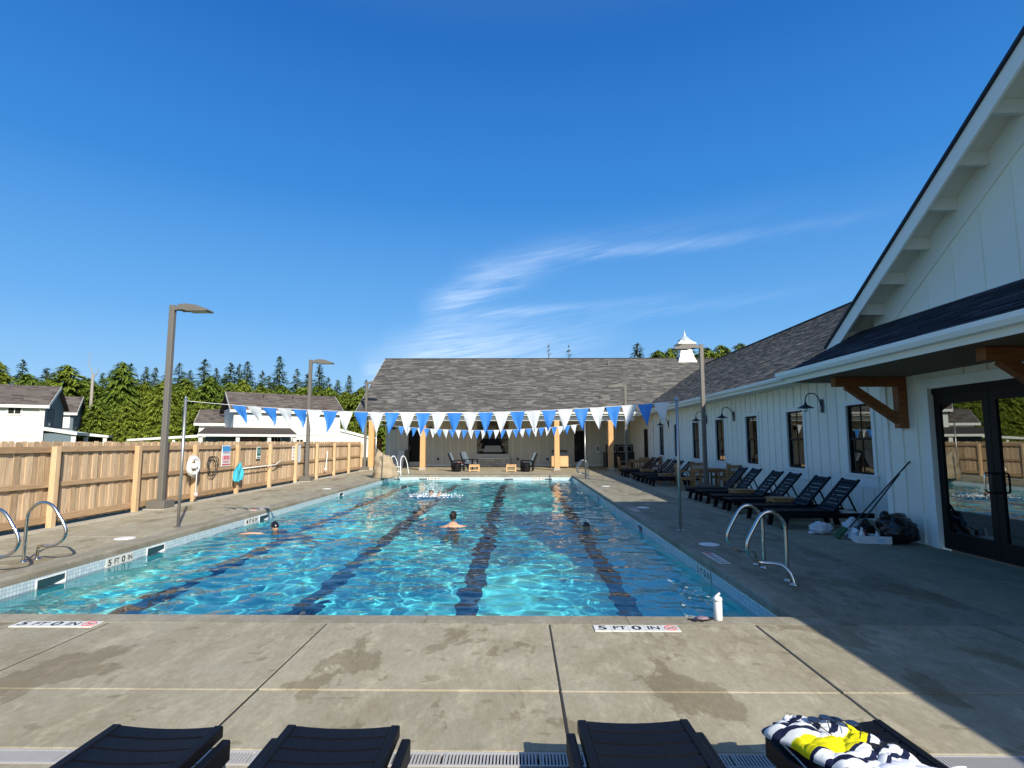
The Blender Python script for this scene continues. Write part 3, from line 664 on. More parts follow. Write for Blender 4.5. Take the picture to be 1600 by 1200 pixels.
# glazed double doors, frame and leaves
door_w = 1.06
ent = MB(); ent.box(BX+.01, BX+.12, DY0, DY1, DZ-.10, DZ-.001)
ent = ent.build('entrance_doors', m_frame, club)
y = DY1-.001; k = 0
while y > DY0+.5:
    y2 = max(y-door_w, DY0)
    lf = MB(); a = .115
    lf.box(BX+.03, BX+.09, y2+.004, y2+a, .02, DZ-.10).box(BX+.03, BX+.09, y-a, y-.004, .02, DZ-.10).box(BX+.03, BX+.09, y2+a, y-a, .02, .29).box(BX+.03, BX+.09, y2+a, y-a, DZ-.26, DZ-.10)
    lf.build('door_leaf', m_frame, ent)
    MB().box(BX+.055, BX+.062, y2+a, y-a, .29, DZ-.26).build('pane', m_dglass, ent)
    hy = (y2+a*.5) if k % 2 == 0 else (y-a*.5)
    ym = y2+a*.5 if k % 2 == 0 else y-a*.5
    MB().tube(smooth_path([(BX+.03, ym, .98), (BX-.05, ym, .98), (BX-.07, ym, 1.03), (BX-.07, ym, 1.20), (BX-.05, ym, 1.25), (BX+.03, ym, 1.25)], 3), .013, 8).build('handle', m_steel if k % 2 == 0 else m_black, ent, smooth=True)
    y = y2; k += 1
MB().box(BX+.14, 11.4, -1.3, 10.1, -.07, .004).build('interior_floor', m_intf, club)
# gooseneck lamps on the wing
def gooseneck(y, lab):
    t_ = thing('wall_lamp', lab, 'lamp', (WX-.022, y, 2.60), 0, 'gooseneck lamps on the wing wall')
    MB().box(-.03, 0, -.055, .055, -.17, .17).build('back_plate', m_sconce, t_, bev=.01)
    MB().tube(smooth_path([(-.03, 0, .0), (-.08, 0, .18), (-.16, 0, .29), (-.27, 0, .32), (-.38, 0, .27), (-.42, 0, .15), (-.42, 0, .03)], 5), .014, 8).build('arm', m_sconce, t_, smooth=True)
    MB().lathe([(.02, .10), (.035, .04), (.06, .02), (.19, -.05), (.185, -.06), (.05, -.0), (.02, .0)], 20, (-.42, 0, 0)).build('shade', m_sconce, t_, smooth=True)
    MB().lathe([(.045, -.02), (.05, -.10), (.035, -.15), (.01, -.16)], 12, (-.42, 0, 0)).build('jar', glass('lamp_jar_glass', .1, (.8, .8, .8)), t_, smooth=True)
    cg = MB()
    for a in range(4): cg.tube([(-.42+.055*math.cos(a*1.57), .055*math.sin(a*1.57), -.02), (-.42+.055*math.cos(a*1.57), .055*math.sin(a*1.57), -.15)], .004, 4)
    cg.build('cage', m_sconce, t_)
gooseneck(14.1, 'gooseneck wall lamp between the two nearest wing windows')
gooseneck(19.91, 'gooseneck wall lamp between the third and fourth wing windows from the camera')
gooseneck(22.82, 'gooseneck wall lamp half hidden behind the square lamp post beside the wing')
gooseneck(28.6, 'farthest gooseneck wall lamp on the wing, beside the last pennant of the string')
for px, l_ in ((673, 'leftmost dark sconce on the patio wall, right of the black door'), (731, 'dark sconce on the patio wall just left of the fireplace'), (812, 'dark sconce on the patio wall just right of the fireplace')):
    t_ = thing('wall_sconce', l_, 'lamp', (px_at(px, FWY), FWY, 2.62), 0, 'sconces on the patio wall')
    MB().box(-.06, .06, -.03, 0, -.1, .1).build('back_plate', m_black, t_); MB().lathe([(.03, .12), (.09, .05), (.08, -.12), (.03, -.14)], 10, (0, -.13, 0)).build('lantern', m_black, t_)
# exit lamp, fire extinguisher notice, outlets
t_ = thing('wall_box', 'small dark box high on the patio wall left of the black door', 'box', (px_at(615, FWY), FWY, 2.62)); MB().box(-.16, .16, -.08, 0, -.06, .06).build('housing', m_black, t_)
t_ = thing('extinguisher_cabinet', 'framed white fire extinguisher cabinet on the patio wall right of the second black door', 'cabinet', (px_at(933, FWY), FWY, 1.2))
MB().box(-.13, .13, -.05, 0, -.28, .28).build('case', m_trim, t_, bev=.01); MB().box(-.05, .05, -.06, -.051, -.12, .16).build('extinguisher', m_black, t_)
for px, l_ in ((685.5, 'round black outlet cover low on the patio wall left of the chairs'), (809, 'small dark outlet cover low on the wall behind the right lounge chair'), (855, 'small dark outlet cover low on the wall left of the grill cabinet')):
    t_ = MB().box(-.07, .07, -.04, 0, -.09, .09).build('outlet_cover', m_black, None, (px_at(px, FWY), FWY, .50), bev=.01); tag(t_, l_, 'outlet')
# cupola and vent
cu = thing('cupola', 'white ridge cupola with flared base and pale bell roof above the patio range', 'cupola', (12.05, RY, RZ-.35))
MB().lathe([(.98, -.2), (.93, .0), (.70, .42), (.66, .50)], 4).build('flared_base', m_white, cu, rz=R(45)); 
MB().lathe([(.66, .50), (.72, .52), (.72, .60), (.62, .62), (.46, 1.28), (.5, 1.34)], 4).build('louvre_box', m_white, cu, rz=R(45))
m_copper = M('pale_blue_metal', (.50, .62, .66), .35, .05, 4, metal=.4, bmp=0)
MB().lathe([(.92, 1.34), (.92, 1.40), (.62, 1.52), (.55, 1.60)], 4).build('eave_plate', m_trim, cu, rz=R(45))
MB().lathe([(.50, 1.52), (.44, 1.68), (.30, 1.84), (.14, 1.98), (.10, 2.08), (.02, 2.42)], 20).build('bell_roof', m_copper, cu, smooth=True)
t_ = MB().lathe([(.05, -.2), (.05, .32), (.06, .33)], 8).build('vent_pipe', m_lampm, None, (px_at(951, RY-1), RY-1.1, RZ-.62)); tag(t_, 'short plumbing vent pipe on the patio roof left of the cupola', 'pipe')

# ------------------------------------------------------------------ wooden fence
FXX = -9.42
fence = thing('wooden_fence', 'long cedar board fence with posts and three rails along the left side of the pool', 'fence', (FXX, 0, 0))
bds = []
for w in (.135, .14, .145): bds.append(MB().prism([(-w/2, .06), (w/2, .06), (w/2, 1.66), (w/2-.02, 1.70), (-w/2+.02, 1.70), (-w/2, 1.66)], 0, -.018, 0).mesh('fence_board', m_fb))
y = 6.5; i = 0
while y < 33.0:
    o = link('board', random.choice(bds), fence, (-.0+random.uniform(-.004, .006)-(.014 if i % 2 else 0), y, random.uniform(-.012, .012))); o.rotation_euler.x = random.uniform(-.006, .006)
    y += .136 if i % 2 else .140; i += 1
post = MB().box(-.01, .10, -.06, .06, -.15, 1.60).mesh('fence_post', m_fp, bev=.006)
py = [8.70+2.42*k for k in range(-1, 11)]
for y in py: link('post', post, fence, (.055, y, 0))
for a, b in zip(py[:-1], py[1:]):
    for z0, z1, dx in ((1.48, 1.60, 0), (.80, .90, 0), (.10, .24, 0)):
        MB().box(.008, .052, a+.061-(a+b)/2, b-.061-(a+b)/2, z0, z1).build('rail', m_fr, fence, (0, (a+b)/2, random.uniform(-.01, .01)), bev=.004)
# slatted screen between fence and patio
scr = thing('slatted_screen', 'dark stained slatted wood screen beyond the fence end beside the patio', 'screen', (-9.25, 36, 0))
m_dslat = wood('dark_stained_slat_wood', (.13, .06, .03), (.26, .13, .06), 1, .2)
for k in range(14): MB().box(-.02, .02, -1.2, 1.2, 0, .10).build('slat', m_dslat, scr, (0, 0, .1+k*.13))
for yy in (-1.2, 1.2): MB().box(-.06, .06, yy-.05, yy+.05, 0, 1.95).build('post', m_dslat, scr)
# things on the fence
fx = FXX+.06
rg = thing('life_ring', 'white life ring hanging on the fence post left of the pool', 'life ring', (fx+.20, 15.62, 1.02), 0)
tv = []; tf = []; nR, nr = 28, 10
for a in range(nR):
    for b_ in range(nr):
        A = 2*math.pi*a/nR; B = 2*math.pi*b_/nr; rr = .215+.068*math.cos(B); tv.append((.06*math.sin(B), rr*math.cos(A), rr*math.sin(A)))
        tf.append((a*nr+b_, a*nr+(b_+1) % nr, ((a+1) % nR)*nr+(b_+1) % nr, ((a+1) % nR)*nr+b_))
MB().add(tv, tf).build('ring', m_ring, rg, smooth=True)
rope = [(.0, .31*math.cos(a)*(1+.06*math.sin(4*a)), .31*math.sin(a)*(1+.06*math.sin(4*a))) for a in np.linspace(0, 2*math.pi, 33)]
MB().tube(rope, .008, 5, cap=False).build('grab_rope', m_ring, rg, smooth=True)
MB().tube(smooth_path([(.05, .0, .15), (.09, .02, -.1), (.08, .03, -.5), (.09, .03, -.74)], 4), .012, 5).build('throw_line', m_ring, rg, smooth=True)
MB().lathe([(.02, -.06), (.05, -.04), (.06, 0), (.05, .05), (.02, .07)], 8, (.09, .03, -.80)).build('float', M('red_white_float', (.7, .5, .45), .5, .3, 10, bmp=0), rg, smooth=True)
MB().lathe([(.11, -.07), (.12, 0), (.11, .07)], 12, (.0, 0, 0)).build('coil', m_ring, rg, smooth=True)
hose = MB().tube([(.03+.02*math.sin(k*.9), .26*math.cos(k*.42)*(1-.004*k)-.02*k*.3, .30*math.sin(k*.42)) for k in range(38)], .012, 6)
o = hose.build('hook_cord', m_black, None, (fx, 17.0, .95), smooth=True); tag(o, 'thin black cord looped on the fence just right of the white life ring', 'cord')
def sign(y, z, w, h, lab, bands, title=None, name='pool_sign'):
    t_ = thing(name, lab, 'sign', (fx+.0, y, z), 0, 'notices on the fence')
    MB().box(-.02, .0, -w/2, w/2, -h/2, h/2).build('board', m_plast, t_)
    rs = random.Random(int(y*10))
    for z0, z1, mat_ in bands:
        MB().box(0.0005, .003, -w/2+.015, w/2-.015, -h/2+z0*h, -h/2+z1*h).build('printed_band', mat_, t_)
    return t_
m_blue = M('sign_blue', (.05, .30, .62), .5, .05, 6, bmp=0); m_pink = M('sign_pink', (.75, .38, .42), .5, .1, 20, bmp=0); m_green = M('sign_green', (.02, .12, .07), .5, .1, 6, bmp=0); m_lblue = M('sign_pale_blue', (.45, .62, .78), .5, .05, 6, bmp=0)
def textmesh(txt, size, mat, parent, loc, rot, name='lettering', ext=.001, sx=1.0):
    cu_ = bpy.data.curves.new('t', 'FONT'); cu_.body = txt; cu_.size = size; cu_.extrude = ext; cu_.align_x = 'CENTER'; cu_.align_y = 'CENTER'; cu_.offset = size*.02
    to = bpy.data.objects.new('t', cu_); COL.objects.link(to); bpy.context.view_layer.update()
    me_ = bpy.data.meshes.new_from_object(to.evaluated_get(bpy.context.evaluated_depsgraph_get())); bpy.data.objects.remove(to)
    me_.materials.clear(); me_.materials.append(mat)
    o_ = link(name, me_, parent, loc); o_.rotation_euler = rot; o_.scale = (sx, 1, 1); return o_
s1 = sign(17.72, 1.25, .50, .66, 'blue and pink pool rules sign on the fence above the turquoise towel', [(.70, .96, m_blue), (.60, .66, m_lblue), (.05, .11, m_red), (.30, .50, m_pink)])
for k, (yy, zz, w_, h_) in enumerate([(-.10, -.05, .05, .12), (-.02, -.05, .03, .12), (.06, -.05, .05, .12), (.13, -.05, .03, .12), (0, .10, .36, .02), (0, -.17, .36, .02), (0, -.21, .34, .015)]):
    MB().box(.0035, .005, yy-w_/2, yy+w_/2, zz-h_/2, zz+h_/2).build('printed_mark', m_red, s1)
s2 = sign(19.95, 1.30, .30, .42, 'small white notice with a dark green panel on the fence', [(.25, .93, m_green), (.06, .14, m_green)])
for k in range(5): MB().box(.0035, .005, -.09, .09, -.02+k*.03, -.01+k*.03).build('printed_mark', m_lblue, s2)
s3_ = sign(23.05, 1.22, .26, .58, 'narrow white notice with red symbols on the fence, left of the taller notice', [(.85, .92, m_ink)])
for k in range(3): MB().box(.0035, .005, -.05+.01*k, .05, -.2+k*.14, -.14+k*.14).build('printed_mark', m_red, s3_)
s4 = sign(23.62, 1.22, .36, .78, 'tall white rules notice on the fence just left of a fence post', [(.92, .96, m_ink)])
for k in range(16): MB().box(.0005, .002, -.14, .14-.04*(k % 3), -.34+k*.04, -.325+k*.04).build('printed_mark', m_lblue, s4)
# turquoise towel hung on a rescue pole
pl = thing('rescue_pole', 'white and steel rescue pole laid level on the fence rail', 'pole', (fx+.10, 18.1, .80))
MB().tube([(0, 0, 0), (0, 3.0, .02), (0, 3.3, .12), (.02, 3.7, .14)], .018, 6).build('shaft', m_ring, pl, smooth=True)
gx_, gy_ = 12, 14; tv = []; tf = []
for i in range(gx_):
    for j in range(gy_):
        u = i/(gx_-1)-.5; v = j/(gy_-1); wdt = .20+.22*math.sin(min(v, .62)/.62*1.9)
        tv.append((.03+.05*math.sin(u*17)*v+.03*math.sin(u*9+v*5), u*wdt*1.2-.10*v, -.62*v*(1-.25*abs(u))+.02*math.sin(u*20)))
        if i < gx_-1 and j < gy_-1: tf.append((i*gy_+j, (i+1)*gy_+j, (i+1)*gy_+j+1, i*gy_+j+1))
tq = MB().add(tv, tf).build('landing_net_cloth', M('turquoise_cloth', (.04, .38, .48), .8, .15, 6, bmp=.2), None, (fx+.16, 18.25, 1.0), smooth=True); tag(tq, 'turquoise cloth hanging on the fence below the blue and pink sign', 'towel')
tq.name = 'hanging_cloth'
pd = thing('leaning_paddle', 'thin pale pole leaning on the fence right of the second square lamp post', 'pole', (fx+.12, 26.6, .4)); MB().tube([(0, 0, 0), (-.05, .35, .85)], .02, 6).build('shaft', m_ring, pd); MB().lathe([(.05, -.05), (.06, 0), (.03, .06)], 8).build('grip', m_ring, pd)
# ------------------------------------------------------------------ square lamp posts
def post_lamp(x, y, h, side, lab):
    t_ = thing('lamp_post', lab, 'lamp post', (x, y, 0), 0, 'square lamp posts around the pool')
    MB().box(-.067, .067, -.067, .067, .01, h).build('pole', m_lampm, t_, bev=.012)
    MB().box(-.27, .27, -.27, .27, -.0, .03).build('footing', m_curb, t_)
    MB().box(-.23, .23, -.23, .23, .03, .22).build('base_cover', m_lampm, t_, bev=.015)
    s_ = side
    MB().bar((s_*.067, 0, h-.09), (s_*.22, 0, h-.09), .12, .10).build('arm', m_lampm, t_)
    hd = MB(); pts = [(.20, -.05), (.24, .02), (.45, .035), (.70, .0), (.98, -.10), (1.0, -.14), (.97, -.155), (.48, -.155), (.36, -.12), (.20, -.12)]
    hd.prism([(s_*a, h-.03+b) for a, b in pts], 1, -.17, .17)
    hd = hd.build('lamp_head', m_lampm, t_, bev=0)
    MB().box(min(s_*.52, s_*.93), max(s_*.52, s_*.93), -.14, .14, h-.192, h-.186).build('lens', M('lamp_lens', (.45, .44, .38), .3, .1, 30, bmp=0), hd)
    return t_
post_lamp(-9.12, 14.2, 5.28, 1, 'tallest looking square lamp post, left of the life ring by the fence')
post_lamp(-9.15, 24.0, 5.28, 1, 'square lamp post by the fence in front of the white house')
post_lamp(-9.15, 33.0, 5.3, 1, 'farthest left square lamp post, by the left end of the patio roof')
post_lamp(6.5, 19.6, 5.15, -1, 'square lamp post beside the wood dining table in front of the wing')
post_lamp(6.05, 31.5, 4.95, -1, 'farthest right square lamp post, standing before the outdoor kitchen')
# ------------------------------------------------------------------ pennant lines
def pennants(ya, yb, xa, xb, za, zb, pf0, pf1, n, zc, first, lab, lab2, h):
    # posts
    for x, y, z_, l_ in ((xa, ya, za, 'left'), (xb, yb, zb, 'right')):
        t_ = thing('pennant_post', lab2[0 if l_ == 'left' else 1], 'post', (x, y, 0), 0, 'steel posts of the pennant lines')
        MB().tube([(0, 0, 0), (0, 0, z_)], .028, 10).build('pole', m_pole, t_, smooth=True)
        MB().lathe([(.07, 0), (.07, .012), (.035, .02)], 12).build('flange', m_steel, t_); MB().lathe([(.03, -.01), (.035, .0), (.02, .03), (.012, .06)], 8, (0, 0, z_)).build('cap', m_steel, t_)
    t_ = thing('pennant_string', lab, 'pennants', (xa, ya, 0))
    def P(x):
        u = (x-xa)/(xb-xa); zz = za-.03+(zb-za)*u; sag = 4*u*(1-u)*zc
        return Vector((x-xa, (yb-ya)*u, zz-sag))
    MB().tube([P(xa+(xb-xa)*k/40) for k in range(41)], .005, 4).build('cord', m_ring, t_)
    w = (pf1-pf0)/n; rs = random.Random(int(ya))
    for k in range(n):
        x0 = pf0+w*k+w*.02; x1 = pf0+w*(k+1)-w*.02
        a, b_ = P(x0), P(x1); mid_ = (a+b_)/2
        sw = rs.uniform(-.07, .05); curl = rs.uniform(-.07, .07)
        if pf0 < -5 and ya < 15 and k < 5: sw = .16-.02*k; curl = .12
        R_ = 7; vs = []; fs = []
        for r_ in range(R_):
            v = r_/(R_-1)
            for q in range(5):
                uq = q/4; base_ = a.lerp(b_, .5+(uq-.5)*(1-v*.985))
                vs.append(base_-mid_+Vector((sw*v*v+(.10*(1-v)*v if curl > .1 else 0), .02*math.sin(uq*7+k)*(.3+v)+curl*v*math.sin(v*3), -h*v*(1-.15*(curl > .1)))))
        for r_ in range(R_-1):
            for q in range(4): fs.append((r_*5+q, r_*5+q+1, r_*5+5+q+1, r_*5+5+q))
        MB().add(vs, fs).build('pennant', m_fblue if (k % 2 == 0) == first else m_fwhite, t_, mid_, smooth=True)
pennants(11.2, 10.9, -6.81, 3.10, 2.56, 2.52, px_at(357, 11.15), px_at(1046, 10.9), 28, .24, True, 'nearer string of blue and white pennants across the pool, larger of the two',
         ('slim steel pennant post by the left pool edge near the life ring', 'slim steel pennant post by the right pool edge near the loungers'), .43)
pennants(26.2, 25.8, -6.75, 3.05, 2.56, 2.56, px_at(622, 26.1), px_at(901, 25.85), 28, .30, True, 'farther string of smaller looking blue and white pennants across the pool',
         ('slim steel pennant post beside the beige covered pool lift', 'slim steel pennant post by the far right pool corner'), .42)
# ------------------------------------------------------------------ stainless grab rails
def rail(x, y, sx, fl, lab, grp, k=1.0):
    t_ = thing('grab_rail', lab, 'handrail', (x, y, 0), 0, grp)
    pts = [(0, 0, 0), (0, 0, .3), (0, 0, .58), (.02, 0, .70), (.10, 0, .80), (.20, 0, .83), (.30, 0, .78), (.40, 0, .62), (.47, 0, .48), (.48, 0, .38), (.43, 0, .28), (.33, 0, .22), (.20, fl*.04, .215), (.10, fl*.10, .20), (.04, fl*.17, .12), (.02, fl*.20, .0)]
    MB().tube(smooth_path([(sx*a*k, b_, c_) for a, b_, c_ in pts], 4), .0215, 12).build('rail', m_steel, t_, smooth=True)
    for a, b_ in ((0, 0), (sx*.02*k, fl*.20)): MB().lathe([(.055, 0), (.055, .008), (.03, .02), (.024, .03)], 14, (a, b_, 0)).build('flange', m_steel, t_, smooth=True)
rail(3.32, 7.75, -1, 1, 'farther of the two steel grab rails at the near right pool edge', 'near right pool ladder rails'); rail(3.30, 7.05, -1, -1, 'nearer of the two steel grab rails at the near right pool edge', 'near right pool ladder rails')
rail(-7.05, 8.0, 1, 1, 'farther steel grab rail of the near left pool ladder', 'near left pool ladder rails', 1.2); rail(-7.05, 7.25, 1, -1, 'nearer steel grab rail cut by the left picture edge', 'near left pool ladder rails', 1.2)
rail(3.2, 26.6, -1, 1, 'farther steel grab rail at the far right pool corner', 'far right pool ladder rails'); rail(3.2, 25.9, -1, -1, 'nearer steel grab rail at the far right pool corner', 'far right pool ladder rails')
# ------------------------------------------------------------------ depth markers and skimmer lids
def marker(x, y, z, txts, lab, rot=(0,0,0), tw=.155, th=.155, flat=True, sym=True, grp='depth markers'):
    t_ = thing('depth_marker', lab, 'sign', (x, y, z), 0, grp); t_.rotation_euler = rot
    n = len(txts)+(1 if sym else 0); x0 = -n*tw/2
    for i in range(n):
        cx_ = x0+tw*(i+.5)
        tl = MB().box(cx_-tw/2+.0015, cx_+tw/2-.0015, -th/2, th/2, -.004, .004).build('tile', m_tilew, t_)
        if i < len(txts): textmesh(txts[i], th*(.95 if len(txts[i]) == 1 else .80), m_ink, tl, (cx_, 0, .0045), (0,0,0), 'letter', .0005, 1.25 if len(txts[i]) == 1 else .95)
        else:
            rr = [(cx_+.055*math.cos(a), .055*math.sin(a), .0055) for a in np.linspace(0, 2*math.pi, 25)]
            MB().tube(rr, .004, 4, cap=False).build('no_diving_ring', m_red, tl)
            MB().bar((cx_-.038, .038, .0055), (cx_+.038, -.038, .0055), .007, .002).build('no_diving_bar', m_red, tl)
            MB().bar((cx_-.03, -.012, .0055), (cx_+.03, .012, .0055), .010, .002).build('diver_figure', m_ink, tl)
T5 = ['5', 'FT', '0', 'IN']
marker(1.07, 5.27, .004, T5, 'near deck depth marker reading 5 FT 0 IN, left of the white bottle'); marker(-4.32, 5.32, .004, T5, 'near deck depth marker reading 5 FT 0 IN at the left picture edge')
marker(2.87-.0, 8.35, .010, T5, 'shaded depth marker on the right deck beside the round skimmer lid', (0,0,R(90)))
marker(2.87, 14.2, .010, ['4', 'FT', '6', 'IN'], 'shaded depth marker on the right coping near the shadow edge', (0,0,R(90)))
marker(-6.56, 14.2, .010, ['4', 'FT', '6', 'IN'], 'depth marker on the left coping right of the life ring', (0,0,R(-90)))
marker(PX0+.012, 9.05, -.19, T5, 'upright depth marker reading 5 FT 0 IN in the left waterline tiles', (R(90),0,R(90)), .15, .14, sym=False)
marker(PX0+.012, 13.45, -.19, ['4', 'FT', '6', 'IN'], 'upright 4 FT 6 IN depth marker in the left waterline tiles near the life ring', (R(90),0,R(90)), .15, .15, sym=False)
marker(PX1-.012, 8.3, -.19, T5, 'upright depth marker reading 5 FT 0 IN in the right waterline tiles', (R(90),0,R(-90)), .15, .15, sym=False)
marker(px_at(679, PY1), PY1-.012, -.18, ['3', 'FT', '6', 'IN'], 'upright depth marker in the far white tiles, left', (R(90),0,0), .17, .13, sym=False)
marker(px_at(840, PY1), PY1-.012, -.18, ['3', 'FT', '6', 'IN'], 'upright depth marker in the far white tiles, right', (R(90),0,0), .17, .13, sym=False)
for x, y, l_ in ((3.15, 9.45, 'round white skimmer lid on the shaded right deck by the near ladder'), (-6.95, 9.9, 'round white skimmer lid on the left deck'), (3.2, 14.6, 'round white skimmer lid at the edge of the gable shadow'), (3.3, 21.5, 'round white skimmer lid on the sunlit right deck'), (-6.95, 20.2, 'round white skimmer lid on the far left deck')):
    t_ = thing('skimmer_lid', l_, 'lid', (x, y, .002), 0, 'round skimmer lids'); MB().lathe([(.165, 0), (.165, .004), (.16, .006)], 28).build('ring', m_plast, t_); MB().lathe([(.145, .0062), (.145, .010), (.14, .011)], 28).build('cover', m_plast, t_)

# ------------------------------------------------------------------ sun loungers
def lounger_proto():
    """lies along +X (foot at x=0, head end at x=1.95), seat top at z=.34"""
    t_ = bpy.data.objects.new('sun_lounger', None)
    return t_
LM = {}
def lmesh(key, fn):
    if key not in LM: LM[key] = fn()
    return LM[key]
def lounger(loc, rz, lab, grp, ang, wid=.62, zt_=.34):
    t_ = thing('sun_lounger', lab, 'sun lounger', loc, rz, grp); w = wid/2
    for s_ in (1, -1):
        link('side_rail', lmesh(('rail', s_), lambda: MB().box(.04, 1.92, s_*w-.022, s_*w+.022, zt_-.13, zt_-.035).mesh('rail', m_navy, bev=.006)), t_)
        link('edge_strip', lmesh(('edge', s_), lambda: MB().box(0, 1.12, s_*(w-.06)-.022, s_*(w-.06)+.022, zt_-.05, zt_+.006).mesh('edge', m_navy, bev=.005)), t_)
        link('leg', lmesh(('legf', s_), lambda: MB().hexa([(.10-.0, s_*w-.03, 0), (.19, s_*w-.03, 0), (.19, s_*w+.03, 0), (.10, s_*w+.03, 0)], [(.14, s_*w-.03, zt_-.13), (.24, s_*w-.03, zt_-.13), (.24, s_*w+.03, zt_-.13), (.14, s_*w+.03, zt_-.13)]).mesh('leg', m_navy, bev=.005)), t_)
        link('leg', lmesh(('legb', s_), lambda: MB().hexa([(1.50, s_*w-.03, 0), (1.60, s_*w-.03, 0), (1.60, s_*w+.03, 0), (1.50, s_*w+.03, 0)], [(1.44, s_*w-.03, zt_-.13), (1.55, s_*w-.03, zt_-.13), (1.55, s_*w+.03, zt_-.13), (1.44, s_*w+.03, zt_-.13)]).mesh('leg', m_navy, bev=.005)), t_)
    def slat_m():
        m_ = MB(); n = 6; ww = w-.084
        for k in range(n):   # slightly dished slat
            y0 = -ww+2*ww*k/n; y1 = -ww+2*ww*(k+1)/n; f = lambda q: -.012*(1-(q/ww)**2)
            m_.hexa([(0, y0, -.014+f(y0)), (.083, y0, -.014+f(y0)), (.083, y1, -.014+f(y1)), (0, y1, -.014+f(y1))], [(0, y0, f(y0)), (.083, y0, f(y0)), (.083, y1, f(y1)), (0, y1, f(y1))])
        return m_.mesh('slat', m_navy)
    for k in range(11): link('slat', lmesh('slat', slat_m), t_, (.005+k*.100, 0, zt_))
    # backrest pivots at x=1.13
    def bk():
        m_ = MB()
        for s_ in (1, -1): m_.box(0, .84, s_*(w-.05)-.03, s_*(w-.05)+.03, -.03, .012)
        m_.box(.10, .14, -w+.09, w-.09, -.045, -.025); m_.box(.72, .76, -w+.09, w-.09, -.045, -.025); bm=None
        return m_.mesh('back_frame', m_navy, bev=.005)
    b_ = link('backrest', lmesh('back', bk), t_, (1.13, 0, zt_-.01)); b_.rotation_euler = (0, -ang, 0)
    def bs(): return MB().box(0, .082, -w+.081, w-.081, -.022, .0).mesh('back_slat', m_navy, bev=.003)
    for k in range(8): link('slat', lmesh('bslat', bs), b_, (.005+k*.104, 0, .004))
    if ang > .3:
        for s_ in (1, -1):
            MB().bar((1.13+.50*math.cos(ang), s_*(w-.09), zt_+.50*math.sin(ang)-.03), (1.13+.50*math.cos(ang)+.20, s_*(w-.09), zt_-.1), .02, .03).build('prop_arm', m_navy, t_)
    return t_
near_l = ['leftmost of the four dark loungers along the bottom edge, bare', 'second dark lounger from the left along the bottom edge, bare', 'bare dusty lounger just left of the one holding the towels', 'dark lounger at the bottom right holding the striped towel']
for (xc, yy, rz, wd), l_ in zip([(-1.69, 2.80, R(-90)-.02, .62), (-.845, 2.81, R(-90), .62), (.555, 2.88, R(-90)+.03, .62), (1.50, 2.88, R(-90)+.06, .62)], near_l):
    lounger((xc, yy, 0), rz, l_, 'dark loungers along the near side', .06)
wing_l = ['nearest lounger of the wing row, beside the rubbish bag', 'second nearest lounger of the wing row', 'third lounger of the wing row, behind the nearer small wood table', 'fourth lounger of the wing row, by the farther small wood table',
          'fifth lounger of the wing row', 'lounger of the wing row nearest to the dining table']
for k, (yy, xo) in enumerate([(11.40, 5.02), (12.35, 4.98), (13.68, 5.02), (14.55, 5.0), (15.85, 5.03), (16.75, 5.0)]):
    lounger((xo, yy, 0), random.uniform(-.03, .03), wing_l[k], 'dark loungers set out along the wing', R(48))
far_l = ['dark lounger half hidden behind the nearer dining set', 'dark lounger behind the slim right pennant post', 'third dark lounger from the far dining set', 'second dark lounger from the far dining set', 'fourth dark lounger from the far dining set', 'dark lounger next to the far dining set']
for k, (yy, xo) in enumerate([(21.9, 5.0), (23.1, 5.0), (24.9, 5.0), (26.9, 5.0), (24.0, 5.02), (27.8, 5.0)]):
    lounger((xo, yy, 0), random.uniform(-.03, .03), far_l[k], 'dark loungers set out along the wing', R(46))
def side_table(x, y, lab):
    t_ = thing('side_table', lab, 'table', (x, y, 0), 0, 'small wood tables between the loungers')
    for k in range(5): MB().box(-.30+k*.122, -.30+k*.122+.112, -.23, .23, .40, .425).build('top_slat', m_teak, t_, bev=.003)
    MB().box(-.28, .28, -.21, .21, .335, .398).build('apron', m_teak, t_)
    for a in (-.25, .25):
        for b_ in (-.18, .18): MB().box(a-.03, a+.03, b_-.03, b_+.03, 0, .335).build('leg', m_teak, t_)
side_table(6.05, 13.02, 'small slatted wood table nearest the camera, between two wing loungers'); side_table(6.0, 15.2, 'small slatted wood table by the fourth and fifth wing loungers')
side_table(5.9, 25.9, 'small wood table between the far wing loungers'); side_table(5.9, 22.5, 'small wood table between the loungers behind the near dining set')
# ------------------------------------------------------------------ dining sets
def chair(x, y, rz, lab, grp):
    t_ = thing('dining_chair', lab, 'chair', (x, y, 0), rz, grp)
    for k in range(5): MB().box(-.24, .22, -.24+k*.098, -.24+k*.098+.088, .42, .44).build('seat_slat', m_teak, t_)
    MB().box(-.23, .21, -.235, .235, .355, .418).build('apron', m_teak, t_)
    for a in (-.24, .22):
        for s_ in (1, -1):
            if a > 0: MB().box(a-.025, a+.025, s_*.25-.025, s_*.25+.025, 0, .64).build('leg', m_teak, t_)
            else: MB().bar((a, s_*.25, 0), (a-.09, s_*.25, .90), .05, .05, (1, 0, 0)).build('leg', m_teak, t_)
    for s_ in (1, -1): MB().box(-.30, .26, s_*.25-.035, s_*.25+.035, .64, .665).build('armrest', m_teak, t_)
    br = MB().bar((-.32, -.225, .85), (-.32, .225, .85), .03, .10).build('top_rail', m_teak, t_)
    for k in range(7): MB().bar((-.29, -.20+k*.066, .50), (-.318, -.20+k*.066, .80), .035, .012, (1, 0, 0)).build('back_slat', m_teak, br)
    MB().bar((-.28, -.225, .50), (-.28, .225, .50), .03, .04).build('lower_rail', m_teak, t_)
